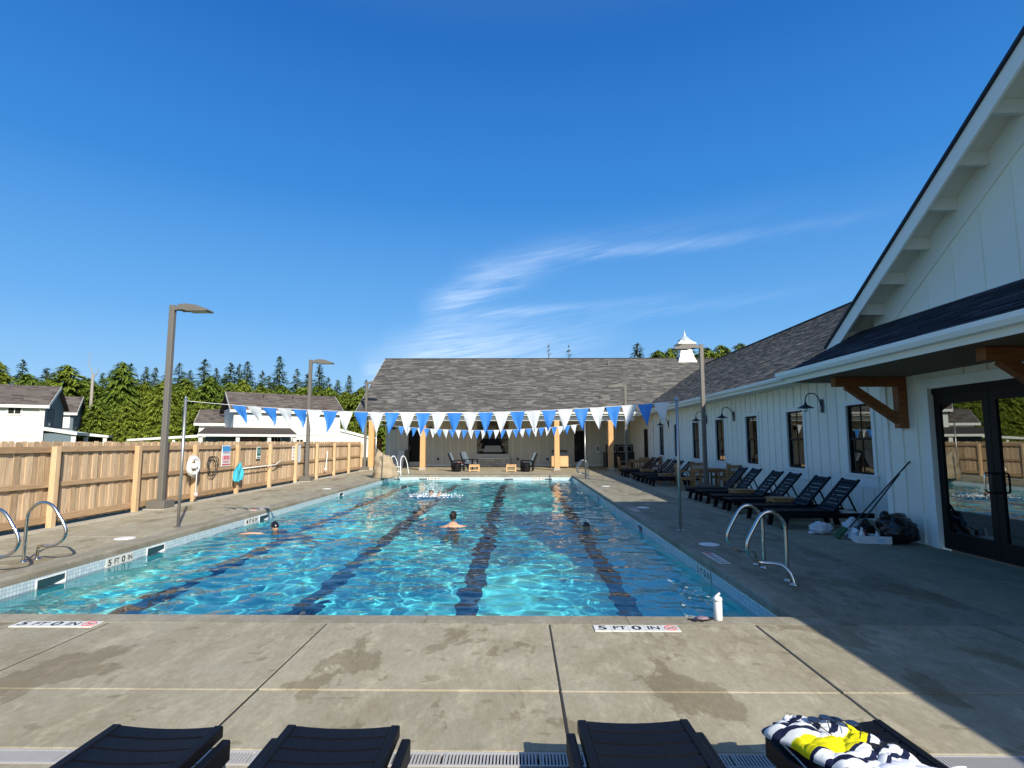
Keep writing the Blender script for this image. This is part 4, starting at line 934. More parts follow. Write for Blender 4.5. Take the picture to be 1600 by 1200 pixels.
def dtable(x, y, lab):
    t_ = thing('dining_table', lab, 'table', (x, y, 0), 0, 'wood dining tables')
    for k in range(8): MB().box(-.52, .52, -.50+k*.126, -.50+k*.126+.116, .70, .73).build('top_slat', m_teak, t_)
    MB().box(-.46, .46, -.44, .44, .61, .698).build('apron', m_teak, t_)
    for a in (-.42, .42):
        for b_ in (-.40, .40): MB().box(a-.04, a+.04, b_-.04, b_+.04, 0, .61).build('leg', m_teak, t_)
dtable(6.85, 20.35, 'square wood dining table behind the square lamp post by the wing')
chair(5.95, 20.0, 0, 'left wood armchair of the nearer dining set, by the slim pennant post', 'wood armchairs of the dining sets'); chair(7.30, 19.55, R(100), 'front wood armchair of the nearer dining set', 'wood armchairs of the dining sets'); 
chair(7.38, 20.7, R(180), 'right wood armchair of the nearer dining set against the wing', 'wood armchairs of the dining sets'); chair(6.8, 21.15, R(-95), 'back wood armchair of the nearer dining set', 'wood armchairs of the dining sets')
dtable(6.45, 29.8, 'square wood dining table at the far end before the outdoor kitchen')
chair(5.6, 29.7, 0, 'left wood armchair of the far dining set', 'wood armchairs of the dining sets'); chair(6.4, 28.9, R(90), 'front wood armchair of the far dining set', 'wood armchairs of the dining sets'); chair(7.3, 30.2, R(180), 'right wood armchair of the far dining set', 'wood armchairs of the dining sets')
# ------------------------------------------------------------------ patio furniture
def lounge_chair(x, y, rz, lab):
    t_ = thing('lounge_chair', lab, 'chair', (x, y, 0), rz, 'dark lounge chairs by the fireplace')
    m_cush = M('slate_cushion', (.10, .14, .18), .8, .1, 8, bmp=.2)
    for s_ in (1, -1):
        MB().box(.30, .36, s_*.34-.03, s_*.34+.03, 0, .58).build('leg', m_navy, t_); MB().bar((-.30, s_*.34, 0), (-.38, s_*.34, .58), .06, .06, (1, 0, 0)).build('leg', m_navy, t_)
        MB().box(-.42, .38, s_*.34-.05, s_*.34+.05, .58, .62).build('armrest', m_navy, t_)
    MB().box(-.34, .34, -.30, .30, .24, .32).build('seat_frame', m_navy, t_); MB().box(-.30, .36, -.29, .29, .32, .42).build('seat_cushion', m_cush, t_, bev=.03)
    MB().bar((-.30, 0, .30), (-.58, 0, 1.02), .60, .05, (1, 0, 0)).build('back_frame', m_navy, t_); MB().bar((-.22, 0, .42), (-.48, 0, 1.05), .56, .11, (1, 0, 0)).build('back_cushion', m_cush, t_)
PYc = 33.9
xl = px_at(716, 32.4); xr = px_at(824, 32.4)
lounge_chair(xl, 32.5, R(12), 'dark lounge chair left of the fireplace with red and white fabric on it'); lounge_chair(xr, 32.5, R(172), 'dark lounge chair right of the fireplace')
lounge_chair(px_at(735, 34.5), 34.6, R(-20), 'dark lounge chair behind the left one, nearer the hearth')
for x, l_ in ((xl+.02, 'dark drum table in front of the left lounge chair'), (xr-.1, 'dark drum table in front of the right lounge chair')):
    t_ = thing('drum_table', l_, 'table', (x, 31.75, 0), 0, 'dark drum tables'); MB().lathe([(.20, 0), (.24, .04), (.25, .25), (.24, .46), (.26, .47), (.26, .50), (.02, .505)], 18).build('drum', m_navy, t_, smooth=False); 
    for z_ in (.12, .36): MB().lathe([(.243, z_), (.262, z_+.01), (.262, z_+.03), (.243, z_+.04)], 18).build('band', m_black, t_)
cb = MB(); tv = []; tf = []
for i in range(8):
    for j in range(8): tv.append((i*.07-.25, j*.06-.2, .46+.05*math.sin(i*1.3)*math.cos(j*.9)+.02*(i % 2))); 
    if i < 7: tf += [(i*8+j, (i+1)*8+j, (i+1)*8+j+1, i*8+j+1) for j in range(7)]
o = MB().add(tv, tf).build('crumpled_cloth', M('red_white_cloth', (.5, .12, .12), .8, .9, 9, bmp=.2), None, (xl+.15, 32.5, .0), smooth=True); tag(o, 'crumpled red and white cloth on the left lounge chair', 'cloth')
for px, l_ in ((742, 'light wood footstool table in front of the hearth, left'), (799, 'light wood footstool table in front of the hearth, right')):
    t_ = thing('footstool_table', l_, 'table', (px_at(px, 31.9), 31.9, 0), 0, 'light wood stools by the hearth')
    for k in range(4): MB().box(-.28+k*.142, -.28+k*.142+.13, -.28, .28, .36, .40).build('top_slat', m_pine, t_)
    for a in (-.25, .25):
        for b_ in (-.25, .25): MB().box(a-.03, a+.03, b_-.03, b_+.03, 0, .36).build('leg', m_pine, t_)
    MB().box(-.22, .22, -.26, -.24, .28, .36).box(-.22, .22, -.26, -.24, .05, .10).build('apron', m_pine, t_)
# grill cabinet
t_ = thing('grill_cabinet', 'light wood grill cabinet with grey hood behind the third patio post', 'grill', (px_at(873.5, 36.5), 36.5, 0))
gb = MB().box(-.55, .55, -.35, .35, .08, .80).build('cabinet', m_pine, t_, bev=.01)
MB().box(-.53, -.02, -.37, -.352, .12, .76).build('door', m_pine, gb); MB().box(.02, .53, -.37, -.352, .12, .76).build('door', m_pine, gb)
MB().prism([(-.33, .80), (.33, .80), (.33, .98), (.18, 1.14), (-.10, 1.17), (-.30, 1.0)], 0, -.5, .5).build('hood', M('grill_grey_metal', (.16, .16, .15), .4, .05, 5, metal=.5), t_)
# outdoor kitchen
t_ = thing('outdoor_kitchen', 'black outdoor kitchen counter with glazed upper panels at the right of the patio', 'counter', (px_at(966, 37.6), 37.6, 0))
kb = MB().box(-.95, .95, -.4, .9, 0, .92).build('counter', m_black, t_, bev=.01)
MB().box(-.98, .98, -.43, .92, .921, .96).build('countertop', m_frame, kb)
kf = MB().box(-.9, -.84, -.1, -.04, .96, 1.5).box(-.9, .9, -.1, -.04, 1.42, 1.5).box(.84, .9, -.1, -.04, .96, 1.5).box(-.22, -.16, -.1, -.04, .96, 1.42).build('upper_frame', m_frame, t_)
for a, b_ in ((-.84, -.22), (-.16, .84)):
    f_ = MB().box(a, b_, -.08, -.05, 1.0, 1.40).build('panel', M('kitchen_panel_grey', (.25, .27, .27), .3, .1, 4, bmp=0), kf)
    n_ = 1 if a < -.5 else 2
    for q in range(n_): w_ = (b_-a)/n_; MB().box(a+q*w_+.06, a+(q+1)*w_-.06, -.09, -.081, 1.06, 1.36).build('pane', m_frame, kf)
# tan covered pool lift, white transfer rail, locker door
lf = thing('covered_pool_lift', 'pool lift under a beige canvas cover at the far left pool corner', 'pool lift', (px_at(603, 26.3), 26.3, 0))
tv = []; tf = []; nA, nZ = 26, 12
for j in range(nZ):
    z = j/(nZ-1); 
    for i in range(nA):
        a = 2*math.pi*i/nA; rx = .56-.26*z**1.6+.05*math.sin(3*a+z*5)+.045*math.sin(7*a+z*2)+.03*math.sin(z*17+a*2); ry = .42-.16*z+.05*math.sin(5*a-z*3)+.03*math.sin(z*14+a)
        zz = 1.05*z+(.15*math.cos(a-2.8)+.13*math.cos(2*a+.5)+.05*math.sin(5*a) if z > .4 else 0)*(z-.4)*1.6; tv.append((rx*math.cos(a)-.06*z, ry*math.sin(a), zz+.02))
for j in range(nZ-1):
    for i in range(nA): tf.append((j*nA+i, j*nA+(i+1) % nA, (j+1)*nA+(i+1) % nA, (j+1)*nA+i))
tf.append(tuple((nZ-1)*nA+i for i in range(nA)))
MB().add(tv, tf).build('canvas_cover', m_beige, lf, smooth=True); MB().box(-.45, .45, -.35, .35, 0, .05).build('base_plate', m_lampm, lf)
MB().tube([(-.02, -.47, .04), (.0, -.42, 1.2)], .02, 6).build('strap', m_lampm, lf)
tr = thing('transfer_rail', 'low white railing and steps beside the beige covered pool lift', 'railing', (px_at(621, 27.3), 27.3, 0))
for a in (-.2, .28): MB().tube(smooth_path([(a, -.3, 0), (a-.02, -.3, .8), (a+.10, -.2, 1.0), (a+.22, .0, .7), (a+.30, .1, .1)], 4), .022, 6).build('hoop', m_ring, tr, smooth=True)
for z_ in (.25, .48): MB().tube([(-.55, -.3, z_), (.3, -.3, z_)], .022, 6).build('cross_bar', m_ring, tr)
for a in (-.55, -.35): MB().tube([(a, -.3, 0), (a, -.3, .5)], .022, 6).build('upright', m_ring, tr)
t_ = thing('folded_table', 'pale folded panel leaning on the patio wall left of the black door', 'panel', (px_at(626, 37.5), 37.5, 0)); MB().hexa([(-.32, 0, 0), (.2, 0, 0), (.2, .05, 0), (-.32, .05, 0)], [(-.32, .9, 1.1), (.12, .9, 1.1), (.12, .95, 1.1), (-.32, .95, 1.1)]).build('panel', m_plast, t_); MB().hexa([(.2, 0, 0), (.5, .5, 0), (.5, .55, 0), (.2, .05, 0)], [(.12, .9, 1.1), (.42, .95, 1.15), (.42, 1.0, 1.15), (.12, .95, 1.1)]).build('folded_half', m_lampm, t_)
# ------------------------------------------------------------------ small things by the bay
def blob(rx, ry, rz_, n=3, amp=.12, freq=3.0, seed=0, flat=.0, fold=0):
    bm = bmesh.new(); bmesh.ops.create_icosphere(bm, subdivisions=n, radius=1)
    from mathutils import noise as mn
    for v in bm.verts:
        d = v.co.normalized(); k = 1+amp*mn.noise(d*freq+Vector((seed, 0, 0)))+amp*.5*mn.noise(d*freq*2.7+Vector((0, seed, 0)))
        if fold: k += fold*abs(mn.noise(d*freq*2+Vector((seed, seed, 0))))
        v.co = Vector((d.x*rx, d.y*ry, d.z*rz_))*k
        if v.co.z < -rz_*(1-flat): v.co.z = -rz_*(1-flat)
    me_ = bpy.data.meshes.new('blob'); bm.to_mesh(me_); bm.free(); me_.polygons.foreach_set('use_smooth', [True]*len(me_.polygons)); return me_
m_bag = M('black_plastic_film', (.008, .008, .009), .32, .2, 6, bmp=.12, spec=.5); m_wbag = M('white_plastic_film', (.62, .64, .68), .35, .08, 12, bmp=.5)
bx_, by_ = 6.42, 9.75
bg_ = thing('rubbish_bag', 'full black rubbish bag slumped against the bay wall beside the doors', 'bag', (6.38, 9.62, 0))
me_ = blob(.29, .27, .26, 5, .22, 1.3, 3, .12, -.05); me_.materials.append(m_bag); link('bag', me_, bg_, (0, 0, .235))
me_ = blob(.08, .07, .08, 3, .5, 3, 8); me_.materials.append(m_bag); link('knot', me_, bg_, (-.18, .03, .44))
b2 = thing('small_black_bag', 'smaller dark bag squeezed between the caddy and the big rubbish bag', 'bag', (6.05, 9.95, 0)); me_ = blob(.19, .16, .16, 4, .25, 1.6, 12, .2, -.06); me_.materials.append(m_bag); link('bag', me_, b2, (0, 0, .135)); me_ = blob(.05, .05, .06, 3, .5, 3, 5); me_.materials.append(m_bag); link('knot', me_, b2, (.0, .0, .30))
b3 = thing('white_plastic_bag', 'crumpled white plastic bag lying on the deck by the nearest wing lounger', 'bag', (5.62, 10.6, 0)); me_ = blob(.21, .15, .12, 4, .3, 3, 21, .2, -.25); me_.materials.append(m_wbag); link('bag', me_, b3, (0, 0, .095)); me_ = blob(.07, .05, .03, 3, .5, 4, 2, .3); me_.materials.append(m_wbag); link('handle_loops', me_, b3, (-.20, -.05, .025))
b4 = thing('white_liner_bag', 'white bin liner bulging behind the white caddy', 'bag', (5.98, 10.25, 0)); me_ = blob(.16, .14, .17, 4, .3, 3, 33, .2, -.2); me_.materials.append(m_wbag); link('bag', me_, b4, (0, 0, .14)); me_ = blob(.05, .05, .04, 3, .5, 4, 7); me_.materials.append(m_wbag); link('knot', me_, b4, (.02, 0, .31))
cd = thing('cleaning_caddy', 'low white plastic caddy tray of cleaning things on the deck', 'caddy', (5.93, 9.62, 0), R(-14))
MB().hexa([(-.24, -.12, 0), (.24, -.12, 0), (.24, .12, 0), (-.24, .12, 0)], [(-.25, -.13, .015), (.25, -.13, .015), (.25, .13, .015), (-.25, .13, .015)]).build('tray_floor', m_plast, cd)
cw = MB()
for a, b_ in (((-.255, -.135), (.255, -.135)), ((.255, -.135), (.255, .135)), ((.255, .135), (-.255, .135)), ((-.255, .135), (-.255, -.135))): cw.bar((a[0], a[1], .075), (b_[0], b_[1], .075), .012, .12)
cw.build('tray_side', m_plast, cd); MB().box(-.01, .01, -.13, .13, .015, .14).build('divider', m_plast, cd); MB().box(.04, .16, -.144, -.1415, .03, .10).build('printed_band', m_lblue, cd)
for x, y, z, mt, l_ in ((-.15, .0, .24, m_plast, 'white spray bottle standing in the caddy'), (.12, .03, .17, m_plast, 'short white tub in the right half of the caddy'), (-.06, .05, .20, M('maroon_plastic', (.12, .01, .015), .4, .1, 6, bmp=0), 'maroon bottle in the middle of the caddy')):
    o = MB().lathe([(.04, 0), (.042, z*.6), (.02, z*.8), (.018, z)], 12).build('cleaning_bottle', mt, None, (5.93+x, 9.62+y, .017), smooth=True); tag(o, l_, 'bottle')
bk_ = thing('white_bucket', 'pale translucent bucket against the wall behind the caddy', 'bucket', (6.55, 11.3, 0)); MB().lathe([(.13, 0), (.155, .30), (.165, .31), (.165, .33), (.145, .33), (.12, .02)], 18).build('bucket', m_plast, bk_, smooth=True); MB().tube(smooth_path([(-.16, 0, .32), (-.1, -.1, .2), (.1, -.1, .2), (.16, 0, .32)], 4), .006, 5).build('handle', m_steel, bk_)
br_ = thing('broom', 'dark handled broom leaning from the caddy up to the bay wall', 'broom', (5.78, 9.98, 0))
e0 = Vector((5.90, 9.78, .06)); e1 = Vector((BX-.01, 9.72, 1.36))
MB().tube([(0, 0, .20), e1-Vector((5.78, 9.98, 0))], .013, 8).build('handle', m_black, br_); MB().bar((-.05, .02, .20), (-.20, .05, .03), .13, .04, (1, 0, 0)).build('bristles', M('green_bristles', (.02, .09, .03), .8, .3, 30, bmp=.3), br_)
br2 = thing('long_handled_brush', 'second dark handled brush with pale head leaning beside the broom', 'brush', (5.84, 9.88, 0))
MB().tube([(0, 0, .18), Vector((6.60, 9.80, 1.14))-Vector((5.84, 9.88, 0))], .013, 8).build('handle', m_black, br2); MB().bar((0, 0, .20), (-.08, .02, .02), .16, .04, (1, 0, 0)).build('head', m_plast, br2)
# bottle and goggles
bt = thing('water_bottle', 'white squeeze bottle standing on the near coping', 'bottle', (1.905, 5.53, .002))
MB().lathe([(.036, 0), (.040, .006), (.040, .165), (.037, .18)], 20).build('body', m_plast, bt, smooth=True); MB().lathe([(.043, .18), (.043, .20), (.036, .212), (.018, .216), (.015, .225)], 20).build('lid', m_plast, bt, smooth=True)
MB().bar((-.018, .0, .215), (.022, 0, .25), .016, .018).build('spout', m_plast, bt)
gg = thing('swim_goggles', 'dark swim goggles and patterned cap lying left of the white bottle', 'goggles', (1.745, 5.52, .003))
me_ = blob(.06, .04, .020, 3, .3, 4, 2, .3); me_.materials.append(M('patterned_cap_fabric', (.20, .14, .17), .6, .9, 45, bmp=.3)); link('cap', me_, gg, (0, 0, .016))
for x in (-.045, .02): MB().lathe([(.022, 0), (.026, .008), (.018, .016)], 12).build('lens', m_cap, gg, (x-.03, -.03, .0))
MB().tube(smooth_path([(-.13, .01, .008), (-.07, -.03, .012), (.0, -.045, .012), (.07, -.02, .01), (.10, .01, .008)], 4), .006, 6).build('strap', m_cap, gg)

# ------------------------------------------------------------------ towels, sunglasses and shirt on the right lounger
m, t, p = newmat('striped_beach_towel'); ob = nd(t, 'ShaderNodeTexCoord').outputs['UV']; s2_ = nd(t, 'ShaderNodeSeparateXYZ'); t.links.new(ob, s2_.inputs[0])
vv_ = mth(t, 'ADD', s2_.outputs[1], mth(t, 'MULTIPLY', mth(t, 'SUBTRACT', noise(t, 2.5, 3, .5, ob), .5), .10))
st = ramp(t, mth(t, 'FRACT', mth(t, 'MULTIPLY', vv_, 6.5)), [(0, (.72, .74, .76)), (.58, (.72, .74, .76)), (.60, (.012, .018, .05)), (.97, (.012, .018, .05))])
ye = ramp(t, mth(t, 'ABSOLUTE', mth(t, 'SUBTRACT', vv_, .53)), [(0, 1), (.10, 1), (.105, 0)])
ye = mth(t, 'MULTIPLY', ye, ramp(t, mth(t, 'ABSOLUTE', mth(t, 'SUBTRACT', vv_, .53)), [(0, 1), (1, 1)]))
c = mixc(t, ye, st, (.80, .72, .015)); fz = noise(t, 300, 2, .6, 'obj')
t.links.new(mixc(t, fz, mixc(t, 1.0, c, (.82, .82, .82), 'MULTIPLY'), c), p.inputs['Base Color']); p.inputs['Roughness'].default_value = .95; p.inputs['Specular IOR Level'].default_value = .1; bump(t, p, fz, .5, .003); m_towel = m
def cloth(name, n, fx_, uvf, mat, parent=None, loc=(0,0,0), rz=0, th=.006):
    vs = [fx_(i/(n-1), j/(n-1)) for i in range(n) for j in range(n)]
    me_ = bpy.data.meshes.new(name); fs = [(i*n+j, (i+1)*n+j, (i+1)*n+j+1, i*n+j+1) for i in range(n-1) for j in range(n-1)]
    me_.from_pydata(vs, [], fs); uv = me_.uv_layers.new(name='UVMap')
    uvs = [uvf(i/(n-1), j/(n-1)) for i in range(n) for j in range(n)]
    for lp in me_.loops: uv.data[lp.index].uv = uvs[lp.vertex_index]
    me_.materials.append(mat); me_.polygons.foreach_set('use_smooth', [True]*len(me_.polygons))
    o_ = link(name, me_, parent, loc, rz); sm = o_.modifiers.new('thick', 'SOLIDIFY'); sm.thickness = th; return o_
def tw(u, v):
    x = (u-.5)*.38; y = (v-.5)*.44
    x += .04*math.sin(v*4+1)+.012*math.sin(v*13); y += .02*math.sin(u*11+v*3)
    r_ = max(0, math.sin(u*3.14))**.3*max(0, math.sin(v*3.14))**.25
    cr = lambda a: abs(math.sin(a))**.6
    z = .026*r_+.020*cr(u*7+v*5)+.016*cr(v*12-u*6+1)+.010*cr(u*19+v*8)+.006*cr(v*31+u*9)
    z += .030*math.exp(-((u-.25)/.15)**2-((v-.75)/.2)**2)
    return (x, y, max(z*min(1, r_*1.6), .004))
cl1 = cloth('striped_towel', 90, tw, lambda u, v: (u, v*1.02+.15*math.sin(u*4.2)+.05*math.sin(u*9+v*5)), m_towel, None, (1.40, 2.60, .348), .22, .004); tag(cl1, 'bunched navy, white and yellow striped beach towel on the right lounger', 'towel')
def tw2(u, v):
    cr = lambda a: abs(math.sin(a))**.6
    x = (u-.5)*.40; y = (v-.5)*.26; z = .03*max(0, math.sin(u*3.14))**.5*max(0, math.sin(v*3.14))**.5+.014*cr(u*8+v*7)+.010*cr(v*13-u*9)
    return (x+.03*math.sin(v*6), y+.03*math.sin(u*7), max(z, .004)+.012)
cl2 = cloth('white_shirt', 50, tw2, lambda u, v: (u, v), M('white_cotton', (.66, .68, .76), .9, .04, 20, bmp=.3), None, (1.60, 2.33, .352), -.25, .004); tag(cl2, 'crumpled white shirt lying below the striped towel on the right lounger', 'shirt')
ph = MB().box(-.075, .075, -.037, .037, 0, .010).build('phone', m_black, None, (1.57, 2.53, .392), .15, bev=.004); ph.rotation_euler = (.15, .05, .15); tag(ph, 'dark phone lying on the striped towel edge', 'phone')
m_lens = M('smoky_lens', (.02, .012, .015), .06, .1, 5, bmp=0, spec=1)
for (x, y, z, rz, l_) in ((1.375, 2.70, .432, .3, 'thin framed sunglasses lying on the striped towel, left pair'), (1.475, 2.68, .430, -.5, 'thick dark sunglasses lying on the striped towel, right pair')):
    sg = thing('sunglasses', l_, 'sunglasses', (x, y, z), rz)
    for s_ in (-1, 1):
        MB().lathe([(.026, -.002), (.027, 0), (.026, .002)], 14, (s_*.032, 0, .006)).build('lens', m_lens, sg)
        MB().tube(smooth_path([(s_*.062, 0, .006), (s_*.064, -.06, .012), (s_*.055, -.12, .0)], 3), .0022, 5).build('temple', m_black, sg)
    MB().tube([(-.008, .004, .008), (.008, .004, .008)], .0025, 5).build('bridge', m_black, sg)

# ------------------------------------------------------------------ swimmers
def skin_body(joints, edges, mat, name, parent, sub=2, root=0):
    me_ = bpy.data.meshes.new(name); me_.from_pydata([j[:3] for j in joints], edges, [])
    o_ = bpy.data.objects.new(name, me_); COL.objects.link(o_)
    sk = o_.modifiers.new('skin', 'SKIN'); me_.skin_vertices[0].data[root].use_root = True
    for i, j in enumerate(joints): r_ = j[3]; me_.skin_vertices[0].data[i].radius = (r_, j[4] if len(j) > 4 else r_)
    sb = o_.modifiers.new('sub', 'SUBSURF'); sb.levels = sb.render_levels = sub
    bpy.context.view_layer.update(); dg = bpy.context.evaluated_depsgraph_get()
    m2 = bpy.data.meshes.new_from_object(o_.evaluated_get(dg)); bpy.data.objects.remove(o_); bpy.data.meshes.remove(me_)
    m2.materials.clear(); m2.materials.append(mat); m2.polygons.foreach_set('use_smooth', [True]*len(m2.polygons)); m2.name = name
    return link(name, m2, parent)
def head(parent, c, yaw, tilt, hair, bun=False, cap=False):
    # ellipsoid skull with brow, nose, chin; faces +Y before turning
    bm = bmesh.new(); bmesh.ops.create_icosphere(bm, subdivisions=4, radius=1)
    for v in bm.verts:
        d = v.co.normalized(); x, y, z = d.x*.076, d.y*.098, d.z*.118
        if z < 0: x *= 1+z*2.2; y *= 1+z*.8*(1 if d.y < 0 else .3)
        f = max(0, d.y)
        y += .020*math.exp(-((d.x/.16)**2+((d.z+.15)/.20)**2))*f           # nose
        for s_ in (-1, 1): y -= .010*math.exp(-(((d.x-s_*.36)/.17)**2+((d.z-.06)/.13)**2))*f   # sockets
        y += .005*math.exp(-((d.x/.30)**2+((d.z+.52)/.06)**2))*f; y -= .004*math.exp(-((d.x/.30)**2+((d.z+.45)/.03)**2))*f   # lips
        y += .008*math.exp(-((d.x/.30)**2+((d.z+.85)/.15)**2))*f
        v.co = (x, y, z)
    me_ = bpy.data.meshes.new('head'); bm.to_mesh(me_); bm.free(); me_.polygons.foreach_set('use_smooth', [True]*len(me_.polygons)); me_.materials.append(m_skin)
    h_ = link('head', me_, parent, c); h_.rotation_euler = (tilt, 0, yaw)
    for s_ in (-1, 1):
        e_ = MB().lathe([(.006, -.011), (.015, -.006), (.017, .002), (.010, .010)], 10).build('ear', m_skin, h_, (s_*.074, -.008, -.005), smooth=True); e_.rotation_euler = (0, s_*R(80), 0)
        MB().lathe([(.002, -.006), (.0085, -.003), (.010, 0), (.0085, .004), (.002, .006)], 10, (0, 0, 0)).build('eye', m_ink, h_, (s_*.028, .083, .008), smooth=True)
    bm = bmesh.new(); bmesh.ops.create_icosphere(bm, subdivisions=4, radius=1)
    from mathutils import noise as mn
    kill = [v for v in bm.verts if (v.co.y > .35 and v.co.z < .42+.2*v.co.x**2) or v.co.z < (-.42 if not cap else -.12)-.25*(v.co.y < 0)*(-v.co.y)]
    bmesh.ops.delete(bm, geom=kill, context='VERTS')
    for v in bm.verts:
        d = v.co.normalized(); k = 1+(0 if cap else .03*mn.noise(Vector((d.x*9, d.y*2, d.z*3))))
        z = d.z*.126; x = d.x*.083; y = d.y*.106
        if z < 0: x *= 1+z*1.6
        v.co = (x*k, y*k-.003, z*k)
    me_ = bpy.data.meshes.new('hair'); bm.to_mesh(me_); bm.free(); me_.polygons.foreach_set('use_smooth', [True]*len(me_.polygons)); me_.materials.append(hair)
    hr = link('swim_cap' if cap else 'hair', me_, h_); hr.modifiers.new('s', 'SOLIDIFY').thickness = .006
    if bun:
        me_ = blob(.042, .040, .038, 3, .15, 4, 3); me_.materials.append(hair); link('bun', me_, hr, (.0, -.10, .06))
    return h_
def hand(parent, w, d, up, side=1, curl=.25):
    """palm with four fingers and a thumb growing from wrist w along d"""
    w = Vector(w); d = Vector(d).normalized(); up = Vector(up); s_ = d.cross(up).normalized()*side; up = s_.cross(d).normalized()*side
    J = [(*w, .021, .016)]; E = []
    J.append((*(w+d*.045), .036, .014)); E.append((0, 1)); J.append((*(w+d*.085), .040, .013)); E.append((1, 2))
    for k, (off, ln) in enumerate(((-.030, .062), (-.010, .078), (.010, .074), (.029, .058))):
        p0 = w+d*.088+s_*off; a = len(J)
        J.append((*p0, .0095)); E.append((2, a))
        J.append((*(p0+d*ln*.5-up*curl*.01+s_*off*.15), .0085)); E.append((a, a+1)); J.append((*(p0+d*ln-up*curl*.05+s_*off*.3), .007)); E.append((a+1, a+2))
    a = len(J); J.append((*(w+d*.035-s_*.036), .011)); E.append((1, a)); J.append((*(w+d*.068-s_*.062), .0095)); E.append((a, a+1)); J.append((*(w+d*.092-s_*.070), .008)); E.append((a+1, a+2))
    return skin_body(J, E, m_skin, 'hand', parent, 1)
def swimmer(x, y, rz, lab, arms, pitch, hz, cap, bun=False, legs=.25, tilt=0, hyaw=0, suit=True):
    """origin at the chest on the water line; the body faces +Y and trails to -Y, sloping down by pitch"""
    t_ = thing('person', lab, 'person', (x, y, WZ), rz)
    cp, sp_ = math.cos(pitch), math.sin(pitch)
    def B(a, b_, c_=0): return (a, -b_*cp, hz-b_*sp_+c_)          # b_: distance down the spine from the shoulders
    J = [(*B(0, .52), .145, .105), (*B(0, .30), .125, .10), (*B(0, .08), .16, .105), (*B(0, -.04, .02), .085, .07), (0, .10, hz+.12, .052)]
    E = [(0, 1), (1, 2), (2, 3), (3, 4)]
    for s_ in (-1, 1):
        a = len(J); A = arms[0 if s_ < 0 else 1]
        J += [(s_*.165, -.01, hz+.0, .060), (*A[0], .045), (*A[1], .036), (*A[2], .026)]; E += [(3, a), (a, a+1), (a+1, a+2), (a+2, a+3)]
    for s_ in (-1, 1):
        a = len(J); k1 = B(s_*.11, .98, -legs*.4*(s_+1)); k2 = B(s_*.13, 1.38, -.05-legs*.5*(1-s_))
        J += [(*B(s_*.095, .62), .088), (*k1, .060), (*k2, .040), (k2[0], k2[1]-.16, k2[2]-.02, .028)]; E += [(0, a), (a, a+1), (a+1, a+2), (a+2, a+3)]
    skin_body(J, E, m_skin, 'body', t_)
    if suit:
        cs_ = [(*B(0, .60), .150, .11), (*B(0, .42), .140, .112), (*B(0, .22), .142, .112)] if suit == 'one' else [(*B(0, .68), .150, .11), (*B(0, .48), .155, .115)]
        skin_body([tuple(q) for q in cs_], [(i, i+1) for i in range(len(cs_)-1)], m_suit, 'swimsuit', t_, 2)
    for i, s_ in enumerate((-1, 1)):
        A = arms[i]; d_ = Vector(A[2])-Vector(A[1]); hand(t_, A[2], d_, (0, 0, 1), s_)
    head(t_, (0, .14, hz+.235), hyaw, tilt, m_cap if cap else m_hair, bun, cap)
    return t_
swimmer(-1.52, 12.95, R(4), 'dark haired woman with a bun wading away, bare shoulders above the water', [((-.33, .12, -.06), (-.42, .30, -.13), (-.34, .50, -.18)), ((.34, .12, -.04), (.50, .26, -.07), (.46, .50, -.14))], R(62), -.01, False, True, suit='one', hyaw=-.3)
swimmer(1.52, 12.9, R(176), 'swimmer in a dark cap in the shaded right lane, face down', [((-.22, .28, -.12), (-.20, .50, -.16), (-.12, .72, -.14)), ((.25, -.22, -.2), (.30, -.42, -.30), (.28, -.62, -.36))], R(14), -.20, True, tilt=-.5)
swimmer(-5.25, 12.3, R(62), 'swimmer in a dark cap in the left lane, stretching an arm out', [((-.36, .14, -.02), (-.55, .30, .00), (-.66, .50, -.03)), ((.25, .25, -.1), (.24, .50, -.14), (.18, .72, -.16))], R(10), -.15, True, tilt=-.3, hyaw=-.2)
swimmer(-3.15, 20.2, R(178), 'splashing swimmer doing front crawl in the second lane', [((-.30, .12, .16), (-.38, .36, .14), (-.30, .58, -.0)), ((.25, -.25, -.1), (.28, -.45, -.2), (.25, -.65, -.25))], R(8), -.11, False, tilt=-.35, suit='trunks')
# splash spray: droplets and foam thrown up by the crawl
rs = random.Random(11); mb = MB()
for k in range(800):
    a = rs.random()*6.28; r_ = abs(rs.gauss(0, .26)); x = -3.15+r_*math.cos(a)*1.35+.05; y = 20.1+r_*math.sin(a)
    zmax = .48*math.exp(-(r_/.5)**2); z = WZ+.01+zmax*rs.random()**1.3; q = rs.uniform(.004, .014)*(1 if z > WZ+.1 else 1.5)
    mb.add([(x-q, y, z), (x+q, y, z), (x, y-q, z), (x, y+q, z), (x, y, z-q), (x, y, z+q)], [(0,2,5),(2,1,5),(1,3,5),(3,0,5),(2,0,4),(1,2,4),(3,1,4),(0,3,4)])
for k in range(300):
    a = rs.random()*6.28; r_ = abs(rs.gauss(0, .36)); x = -3.1+r_*math.cos(a)*1.4; y = 20.3+r_*math.sin(a)*1.3; q = rs.uniform(.012, .032)
    mb.add([(x-q, y, WZ+.012), (x+q*1.2, y-q*.5, WZ+.012), (x+q, y+q*.6, WZ+.014), (x-q*.3, y+q, WZ+.013), (x, y, WZ+.035)], [(0,1,4),(1,2,4),(2,3,4),(3,0,4)])
o = mb.build('splash', M('white_foam', (.85, .90, .92), .4, .03, 8, bmp=0), kind='stuff'); o['label'] = 'white spray around the swimmer in the second lane'; o['category'] = 'splash'

